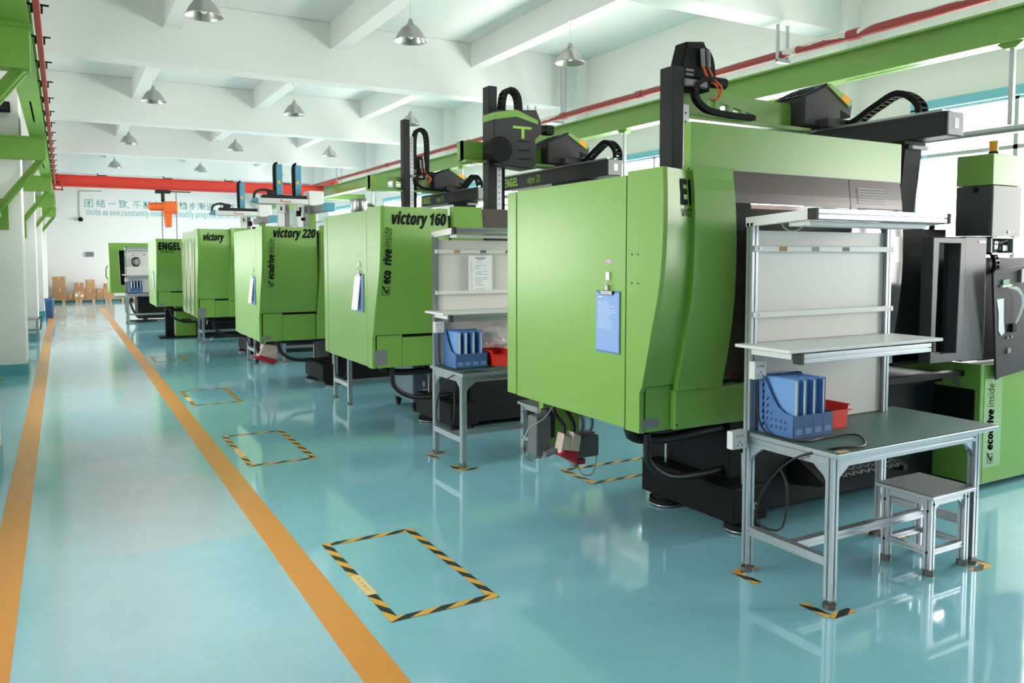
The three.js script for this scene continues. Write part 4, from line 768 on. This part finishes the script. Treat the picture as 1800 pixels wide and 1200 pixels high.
{
  const t = thing('fire_pipe', 'dark red pipe with pale flaking patches under the ceiling beams', 'pipe', [8.4, 4.42, 0]);
  mesh('pipe', bar([0, 0, -35.4], [0, 0, 5], 0.055, 18), M.pipeRed, t);
  for (const z of [-6.5, -10.6, -12.9, -17, -22.4]) mesh('coupling', bar([0, 0, z - 0.08], [0, 0, z + 0.08], 0.066, 18), M.pipeRed, t);
  // pale flaking crust on the upper left of the pipe, ragged lower edge
  for (const [z, l, q] of [[-5.1, 1.3, 0.4], [-6.75, 1.1, 1], [-7.45, 0.3, 1.4], [-9.6, 3.6, 0.25], [-13.5, 1.6, 0.9], [-17.2, 3.6, 0.25], [-20.6, 1.4, 0.9], [-25, 4, 0.3], [-2, 3, 0.4]]) {
    const n = Math.ceil(l / 0.05), pos = [];
    const pt = (i, j) => { const zz = z - l / 2 + l * i / n, e = q * (0.75 + 0.8 * noise.noise(zz * 3.1, q, 2.2) + 0.4 * noise.noise(zz * 11, q, 5.2)) * Math.min(1, 4 * Math.min(i, n - i) / n + 0.1), a = 1.75 + (0.45 + Math.max(0.02, 1.5 * e)) * j / 5; return [0.0575 * Math.cos(a), 0.0575 * Math.sin(a), zz]; };
    for (let i = 0; i < n; i++) for (let j = 0; j < 5; j++) pos.push(...pt(i, j), ...pt(i + 1, j), ...pt(i, j + 1), ...pt(i + 1, j), ...pt(i + 1, j + 1), ...pt(i, j + 1));
    const g = new THREE.BufferGeometry(); g.setAttribute('position', new THREE.Float32BufferAttribute(pos, 3)); g.computeVertexNormals();
    mesh('pale_crust', g, M.dust, t);
  }
  for (const z of ZB.slice(1)) mesh('hanger', [bx(-0.1, -0.08, -0.09, 0.38, z - 0.02, z + 0.02), bx(0.08, 0.1, -0.09, 0.38, z - 0.02, z + 0.02), bx(-0.1, 0.12, -0.11, -0.07, z - 0.03, z + 0.03)], M.alu, t);
  for (const z of [-1.1, -14.1]) one('down_pipe', [bar([8.9, 4.5, z + 0.42], [8.9, 5.8, z + 0.42], 0.06, 14), bar([8.9, 4.42, z + 0.42], [8.47, 4.42, z + 0.42], 0.05, 14)], M.winAlu, z > -5 ? 'grey branch pipe beside the nearest wall pilaster' : 'grey branch pipe rising beside the pilaster behind the front lamps', 'pipe');
}

// ---------------------------------------------------------------- equipment under and beside the machines
{
  const t = thing('connector_cluster', 'grey, beige and red plug connectors hanging under the nearest machine', 'connectors', [2.9, 0.4, -4.55]);
  mesh('grey_plug', [bx(-0.16, -0.04, 0.0, 0.27, -0.1, 0.02, 0.012)], M.connGrey, t);
  mesh('grey_plug', [bx(0.1, 0.3, -0.03, 0.12, -0.02, 0.1, 0.012), bx(0.12, 0.28, 0.11, 0.14, 0, 0.08, 0.008)], M.connGrey, t);
  mesh('grey_plug', bx(-0.05, 0.02, 0.1, 0.3, -0.12, -0.02, 0.012), M.anthracite, t);
  for (const i of [0, 1]) { mesh('beige_plug', prism('z', [[-0.03 + i * 0.08, 0.03], [0.05 + i * 0.08, 0.01], [0.07 + i * 0.08, 0.13], [0.0 + i * 0.08, 0.16]], 0.03, 0.11, 0.008), M.connBeige, t); }
  mesh('red_plug', [prism('z', [[-0.04, 0.02], [0.1, -0.06], [0.13, 0.02], [0.0, 0.05]], 0.02, 0.12, 0.01), bx(0.13, 0.2, -0.08, -0.04, 0.03, 0.08, 0.006)], M.connRed, t);
  each('black_cable', [tube([[0.0, 0.38, 0], [-0.02, 0.3, 0.02], [0.04, 0.2, 0.05], [0.03, 0.14, 0.06]], 0.014, 16, 7), tube([[0.06, 0.38, 0], [0.08, 0.3, 0.02], [0.12, 0.2, 0.05], [0.11, 0.13, 0.06]], 0.014, 16, 7)], M.cable, t);
  each('blue_cable', [tube([[0.14, 0.38, 0], [0.17, 0.3, 0.02], [0.2, 0.2, 0.04], [0.19, 0.12, 0.04]], 0.01, 16, 7), tube([[0.18, 0.38, 0], [0.24, 0.3, 0.02], [0.28, 0.2, 0.04], [0.26, 0.12, 0.04]], 0.012, 16, 7)], M.tempBox, t);
  each('grey_lead', [tube([[-0.03, 0.34, 0.03], [-0.12, 0.27, 0.06], [-0.24, 0.2, 0.05], [-0.27, 0.06, 0.03], [-0.2, -0.02, 0.02], [-0.14, 0.02, 0]], 0.005, 28, 6), tube([[0.12, -0.05, 0.08], [0.16, -0.14, 0.1], [0.24, -0.15, 0.1], [0.29, -0.05, 0.08], [0.29, 0.06, 0.06]], 0.004, 24, 6)], M.cableGrey, t);
  each('plug_end', [disc(0.11, -0.06, 0.07, 0.025, 0.05, 14), bar([-0.12, 0.02, 0.06], [-0.04, 0.04, 0.06], 0.022, 12)], M.cover, t);
}
{
  const t = thing('temperature_controller', 'blue-grey temperature controller on castors under the second nearest machine', 'controller', [3.5, 0, -8.55]);
  mesh('case', bx(-0.12, 0.28, 0.1, 0.66, -0.3, 0.28, 0.02), M.tempBox, t);
  mesh('dark_side', bx(0.281, 0.5, 0.1, 0.66, -0.3, 0.26, 0.02), M.black, t);
  for (const [a, b] of [[-0.08, 0.24], [0.24, 0.24], [-0.08, -0.26], [0.24, -0.26]]) mesh('castor', [disc(a, 0.04, b, 0.04, 0.03, 16, 'x'), bx(a - 0.025, a + 0.025, 0.05, 0.1, b - 0.03, b + 0.03)], M.black, t);
  mesh('front_label', [bx(0.0, 0.05, 0.28, 0.34, 0.281, 0.283), bx(0.0, 0.07, 0.18, 0.25, 0.281, 0.283)], M.white, t);
  each('hose', [tube([[0.05, 0.6, 0.3], [0.0, 0.5, 0.36], [0.1, 0.44, 0.38], [0.3, 0.46, 0.34], [0.5, 0.5, 0.25]], 0.03, 22, 8), tube([[0.1, 0.62, 0.3], [0.12, 0.45, 0.38], [0.2, 0.3, 0.38], [0.4, 0.25, 0.34], [0.55, 0.28, 0.25]], 0.024, 22, 8)], M.cable, t);
}
{
  const t = thing('connector_cluster', 'red and beige plug connectors hanging under the third nearest machine', 'connectors', [2.5, 0.3, -11.6]);
  mesh('plug_case', prism('z', [[-0.14, 0.02], [0.12, -0.04], [0.16, 0.16], [-0.06, 0.2]], -0.05, 0.08, 0.01), M.connBeige, t);
  mesh('red_plug', prism('z', [[-0.2, 0.02], [0.08, -0.1], [0.14, -0.03], [-0.1, 0.05]], -0.04, 0.1, 0.01), M.connRed, t);
  each('cable', [tube([[-0.1, 0.37, 0], [-0.14, 0.2, 0.03], [-0.1, 0.05, 0.04], [-0.16, -0.05, 0.05]], 0.03, 18, 7), tube([[0.0, 0.37, 0], [0.02, 0.28, 0.02], [-0.02, 0.18, 0.03]], 0.014, 14, 6), tube([[0.06, 0.37, 0], [0.1, 0.28, 0.02], [0.12, 0.16, 0.03]], 0.012, 14, 6)], M.cable, t);
}
{
  const t = thing('material_hopper', 'small steel hopper on top of the third nearest machine', 'hopper', [4.0, 2.12, -11.9]);
  mesh('cone', [new THREE.LatheGeometry([[0.03, 0], [0.03, 0.12], [0.13, 0.32], [0.13, 0.48], [0.12, 0.48]].map(([a, b]) => new THREE.Vector2(a, b)), 24)], M.steel, t);
  mesh('suction_pipe', tube([[0.1, 0.4, 0], [0.2, 0.42, 0], [0.3, 0.28, 0], [0.36, 0.05, 0]], 0.03, 16, 8), M.steel, t);
  mesh('lid', disc(0, 0.49, 0, 0.14, 0.03, 24), M.cover, t);
  const c = thing('floor_cabinet', 'narrow green floor unit beside a black post under the fifth machine', 'cabinet', [2.0, 0, -18.4]);
  mesh('body', bx(0.08, 0.5, 0.03, 0.74, -0.3, 0, 0.008), M.greenDeep, c); mesh('post', bx(-0.12, 0.05, 0.04, 0.74, -0.2, -0.02, 0.008), M.black, c); mesh('foot_plate', bx(-0.25, 0.6, 0, 0.03, -0.4, 0.12), M.black, c);
  mesh('handle', bx(0.18, 0.38, 0.36, 0.4, 0, 0.02), M.dark, c);
}

// ---------------------------------------------------------------- far end wall: slogan, camera, boxes on pallets
const ribbons = (lines, s, x, y, w) => lines.flatMap((l) => l.slice(1).map((b, i) => { const a = l[i], dx = b[0] - a[0], dy = b[1] - a[1], L = Math.hypot(dx, dy); return new THREE.PlaneGeometry(L * s + w * 0.6, w).rotateZ(Math.atan2(dy, dx)).translate(x + (a[0] + b[0]) / 2 * s, y + (a[1] + b[1]) / 2 * s, 0); }));
const jin = [[[8.8, 9.3], [6.3, 8.3]], [[6.3, 8.3], [6, 4], [5.2, 1]], [[6.3, 5.8], [9.6, 5.8]], [[8, 5.8], [8, 0.6]]];
const glyphs = [
  [[[1, 9], [9, 9], [9, 1], [1, 1], [1, 9]], [[2.5, 6.5], [7.5, 6.5]], [[5.5, 8], [5.5, 2.5], [4.8, 3]], [[5.5, 6.2], [2.8, 3]]],
  [[[3, 9.5], [1.2, 7], [3.5, 7], [1.2, 4.3], [4, 4.6]], [[1, 1.8], [4, 2.6]], [[5, 7.8], [9.5, 7.8]], [[7.2, 9.5], [7.2, 5.6]], [[5.3, 5.6], [9.2, 5.6]], [[5.6, 4], [8.9, 4], [8.9, 1], [5.6, 1], [5.6, 4]]],
  [[[1, 5], [9, 5.3]]],
  [[[1, 9], [5, 9]], [[3, 9], [1.5, 6.8], [4.8, 7]], [[1.2, 4.5], [4.8, 4.5]], [[3, 6.5], [3, 1.5]], [[0.8, 1.2], [5, 2]], [[6.5, 9.5], [5.3, 6]], [[6, 7.5], [9.5, 7.5]], [[8.5, 7.5], [5.2, 0.8]], [[6, 5.5], [9.6, 0.8]]],
  [[[1, 8.5], [9, 8.5]], [[5.5, 8.5], [1, 3.5]], [[5, 6], [5, 0.5]], [[5.8, 5.5], [9, 3]]],
  [[[1.2, 9], [1.2, 1.2], [5, 1.2]], [[3.2, 8.5], [3.2, 2]], [[1.8, 5.2], [4.8, 5.2]], [[2, 7.5], [4.5, 3]], [[4.5, 7.5], [2, 3]], ...jin],
  [[[3.5, 9.5], [0.8, 5.5]], [[3.5, 9.3], [6, 6.2]], [[2, 5.5], [4.8, 5.5], [4.8, 3.5]], [[2, 5.5], [2, 1.3], [5.3, 1.3], [5.3, 2.3]], [[7, 8.5], [7, 3]], [[9, 9.5], [9, 1], [8, 1.4]]],
  [[[3, 9.6], [3, 8.6]], [[1, 8.3], [5, 8.3]], [[2, 8], [2.4, 6.4]], [[4, 8], [3.6, 6.4]], [[0.8, 6], [5.2, 6]], [[1, 4.2], [5, 4.2]], [[3, 6], [3, 0.8]], [[2.7, 4], [1, 1.8]], [[3.4, 4], [5, 2.2]], ...jin],
  [[[3.8, 9.5], [1.2, 8.5]], [[0.8, 7], [4.5, 7]], [[2.7, 9], [2.7, 0.8]], [[2.5, 6.5], [0.8, 3.5]], [[3, 6], [4.4, 4.5]], [[6.5, 9.5], [5.2, 7.2]], [[6.2, 8.6], [8.4, 8.6], [7.6, 7.2]], [[5.5, 7], [9, 7], [9, 3.6], [5.5, 3.6]], [[5.5, 5.3], [9, 5.3]], [[5.2, 2.6], [4.8, 1]], [[6.2, 2.8], [6.4, 1], [8.6, 1], [8.8, 2]], [[9.2, 3], [9.8, 1.8]]],
  [[[5, 9.6], [5, 5.5]], [[5, 7.8], [8.2, 7.8]], [[2.6, 8], [2.6, 5.5]], [[1, 5.5], [9, 5.5]], [[5, 5], [5, 2.6]], [[3.2, 4.4], [2, 2.8]], [[7.8, 4.6], [5.6, 1.8], [1.6, 0.5]]],
  [[[1, 9], [1.8, 8]], [[0.7, 6.6], [1.5, 5.6]], [[0.8, 1], [2, 4]], [[2.6, 8.2], [5.8, 8.2]], [[4.2, 9.5], [3, 5.8], [5.8, 5.8]], [[4.5, 7], [4.5, 0.8]], [[2.5, 3.2], [5.8, 4]], ...jin.map((l) => l.map(([a, b]) => [a + 0.3, b]))],
  [[[1.2, 9], [2, 8]], [[0.8, 6.2], [2.2, 6.2], [2, 2.5], [0.8, 1]], [[2, 2.2], [4, 1], [9.6, 0.8]], [[3.6, 7.4], [9.2, 7.4]], [[3.4, 4.8], [9.6, 4.8]], [[5, 9.4], [5, 4.4], [4, 2.2]], [[7.8, 9.4], [7.8, 2]]],
  [[[0.8, 7.4], [4.2, 7.4]], [[2.6, 9.5], [2.6, 1], [1.8, 1.6]], [[0.8, 3.8], [4.2, 5]], [[5, 7.2], [9.5, 7.2]], [[7.2, 9.4], [7.6, 4], [9.4, 0.8]], [[5.2, 4.4], [8.6, 4.6]]],
  [[[5, 9.5], [5, 4]], [[2, 7.5], [8.5, 7.5]], [[1, 4], [9, 4]], [[5, 4], [2, 0.8]], [[5.5, 3.5], [9, 0.8]]],
];
{
  const t = thing('wall_slogan', 'pale teal Chinese slogan with English line on the far wall', 'wall lettering', [0, 0, ZBACK + 0.004]);
  const xs = [0.78, 1.19, 1.6, 1.98, 2.5, 2.88, 3.27, 3.66, 4.22, 4.59, 4.95, 5.3, 5.8, 6.2];
  glyphs.forEach((g, i) => mesh('character', ribbons(g, 0.034, xs[i], 3.65, 0.034), M.wallMark, t));
  for (const x of [2.36, 4.06, 5.66]) mesh('dot', new THREE.CircleGeometry(0.025, 10).translate(x, 3.68, 0), M.wallMark, t);
  mesh('english_line', letters('Unite as one,constantly innovate,steadily progress,strive for the best', 6.6, 0.17, { font: 'bold' }).translate(0.86, 3.36, 0), M.wallMark, t);
  const c = thing('security_camera', 'small black camera with conduit on the far wall', 'camera', [0.62, 3.2, ZBACK]);
  mesh('conduit', [bar([0, 0.05, 0.03], [0, 1.08, 0.03], 0.018, 6), bar([0, 1.08, 0.03], [0.8, 1.1, 0.03], 0.018, 6)], M.winAlu, c);
  mesh('arm', bar([-0.2, 0.0, 0.04], [0, 0, 0.12], 0.025, 8), M.white, c); mesh('camera_body', new THREE.SphereGeometry(0.09, 14, 10).translate(0.03, -0.02, 0.14), M.black, c);
  const p = thing('wall_box', 'small grey electrical box on the far wall', 'electrical box', [0.78, 1.72, ZBACK]);
  mesh('case', bx(0, 0.3, 0, 0.2, 0, 0.08, 0.01), M.winAlu, p); mesh('lid', bx(0.01, 0.29, 0.01, 0.19, 0.08, 0.09, 0.005), M.cover, p);
}
function pallet(x, label) {
  const t = thing('pallet', label, 'pallet', [x, 0, -34.75], 0, 'wooden pallets at the far wall');
  for (let i = 0; i < 5; i++) mesh('deck_board', bx(0, 0.98, 0.1, 0.122, -0.4 + i * 0.19, -0.4 + i * 0.19 + 0.12), M.wood, t);
  for (const a of [0, 0.44, 0.88]) mesh('bearer', bx(a, a + 0.1, 0, 0.1, -0.4, 0.48), M.wood, t);
}
[['leftmost wooden pallet at the far wall', -0.5], ['second wooden pallet from the left at the far wall', 0.5], ['rightmost wooden pallet at the far wall', 1.5]].forEach(([l, x]) => pallet(x, l));
function carton(x, y, w, h, label, d = 0.5, mat = M.cardboard) {
  const t = thing('cardboard_box', label, 'box', [x, y, -34.6], 0, 'cardboard boxes on the pallets');
  mesh('carton', bx(0, w, 0, h, -d / 2, d / 2, 0.006), mat, t);
  mesh('packing_tape', [bx(w / 2 - 0.03, w / 2 + 0.03, h - 0.12, h + 0.002, d / 2 - 0.002, d / 2 + 0.002), bx(w / 2 - 0.03, w / 2 + 0.03, h, h + 0.002, -d / 2, d / 2)], M.tape, t);
  return t;
}
carton(-0.36, 0.124, 0.46, 0.43, 'lower box of the tall left stack at the far wall');
carton(-0.36, 0.556, 0.42, 0.42, 'upper box of the tall left stack at the far wall', 0.48, M.cardboardB);
carton(0.14, 0.124, 0.17, 0.18, 'smallest box beside the tall left stack', 0.4);
{ const b = carton(0.34, 0.124, 0.34, 0.3, 'lower box with white labels, second stack from the left', 0.5, M.cardboardB); mesh('white_label', [bx(0.04, 0.12, 0.1, 0.2, 0.25, 0.253), bx(0.22, 0.3, 0.08, 0.16, 0.25, 0.253)], M.paper, b); }
carton(0.36, 0.426, 0.3, 0.3, 'upper box of the labelled second stack');
carton(0.71, 0.124, 0.34, 0.38, 'lower box of the third stack from the left');
carton(0.73, 0.506, 0.31, 0.34, 'upper box of the third stack from the left', 0.46, M.cardboardB);
carton(1.09, 0.124, 0.22, 0.36, 'dark low box right of the third stack', 0.5);
carton(1.34, 0.124, 0.36, 0.44, 'lower box at the right end, beside the farthest machine', 0.5, M.cardboardB);
carton(1.36, 0.566, 0.32, 0.12, 'flat box on top of the rightmost stack', 0.46);

// ---------------------------------------------------------------- things along the left pillars
{
  const t = thing('steel_post', 'green steel post beside the second pillar on the left', 'post', [-0.86, 0, -13.35]);
  mesh('post', [...iBeam('z', -0.06, 0.06, 0, 0, 2.3, 0.12)], M.steelGreen, t); mesh('cap_plate', bx(-0.12, 0.12, 2.3, 2.36, -0.1, 0.1), M.steelGreen, t);
  const s = thing('metal_cart', 'low metal cart standing between the left pillars', 'cart', [-0.68, 0, -19.3]);
  for (const [a, b] of [[-0.18, -0.25], [0.18, -0.25], [-0.18, 0.25], [0.18, 0.25]]) mesh('leg', bx(a - 0.02, a + 0.02, 0, 0.46, b - 0.02, b + 0.02), M.steel, s);
  mesh('tray', [bx(-0.22, 0.22, 0.44, 0.47, -0.3, 0.3, 0.005), bx(-0.22, 0.22, 0.15, 0.17, -0.3, 0.3)], M.steel, s); mesh('push_handle', tube([[0.2, 0.46, 0.28], [0.26, 0.5, 0.34], [0.26, 0.36, 0.4], [0.24, 0.25, 0.38]], 0.012, 14, 6), M.dark, s);
  const b = thing('blue_drum', 'narrow blue bin beside a far pillar on the left', 'bin', [-0.36, 0, -26.0]);
  mesh('body', new THREE.LatheGeometry([[0, 0], [0.1, 0], [0.12, 0.5], [0.125, 0.52], [0.115, 0.52], [0.095, 0.02], [0, 0.02]].map(([p, q]) => new THREE.Vector2(p, q)), 20), M.blueDark, b); mesh('lid', disc(0, 0.54, 0, 0.128, 0.04, 20), M.blueBox, b);
  for (const [z, l] of [[-13.6, 'dark wall box high on the second left pillar'], [-20.1, 'dark wall box high on the third left pillar']]) { const q = thing('wall_box', l, 'electrical box', [-0.7, 3.82, z - 0.1]); mesh('case', bx(-0.14, 0.1, 0, 0.14, -0.05, 0.1, 0.01), M.black, q); mesh('front', bx(-0.12, 0.08, 0.02, 0.12, 0.1, 0.108), M.dark, q); }
}

renderer.render(scene, camera);
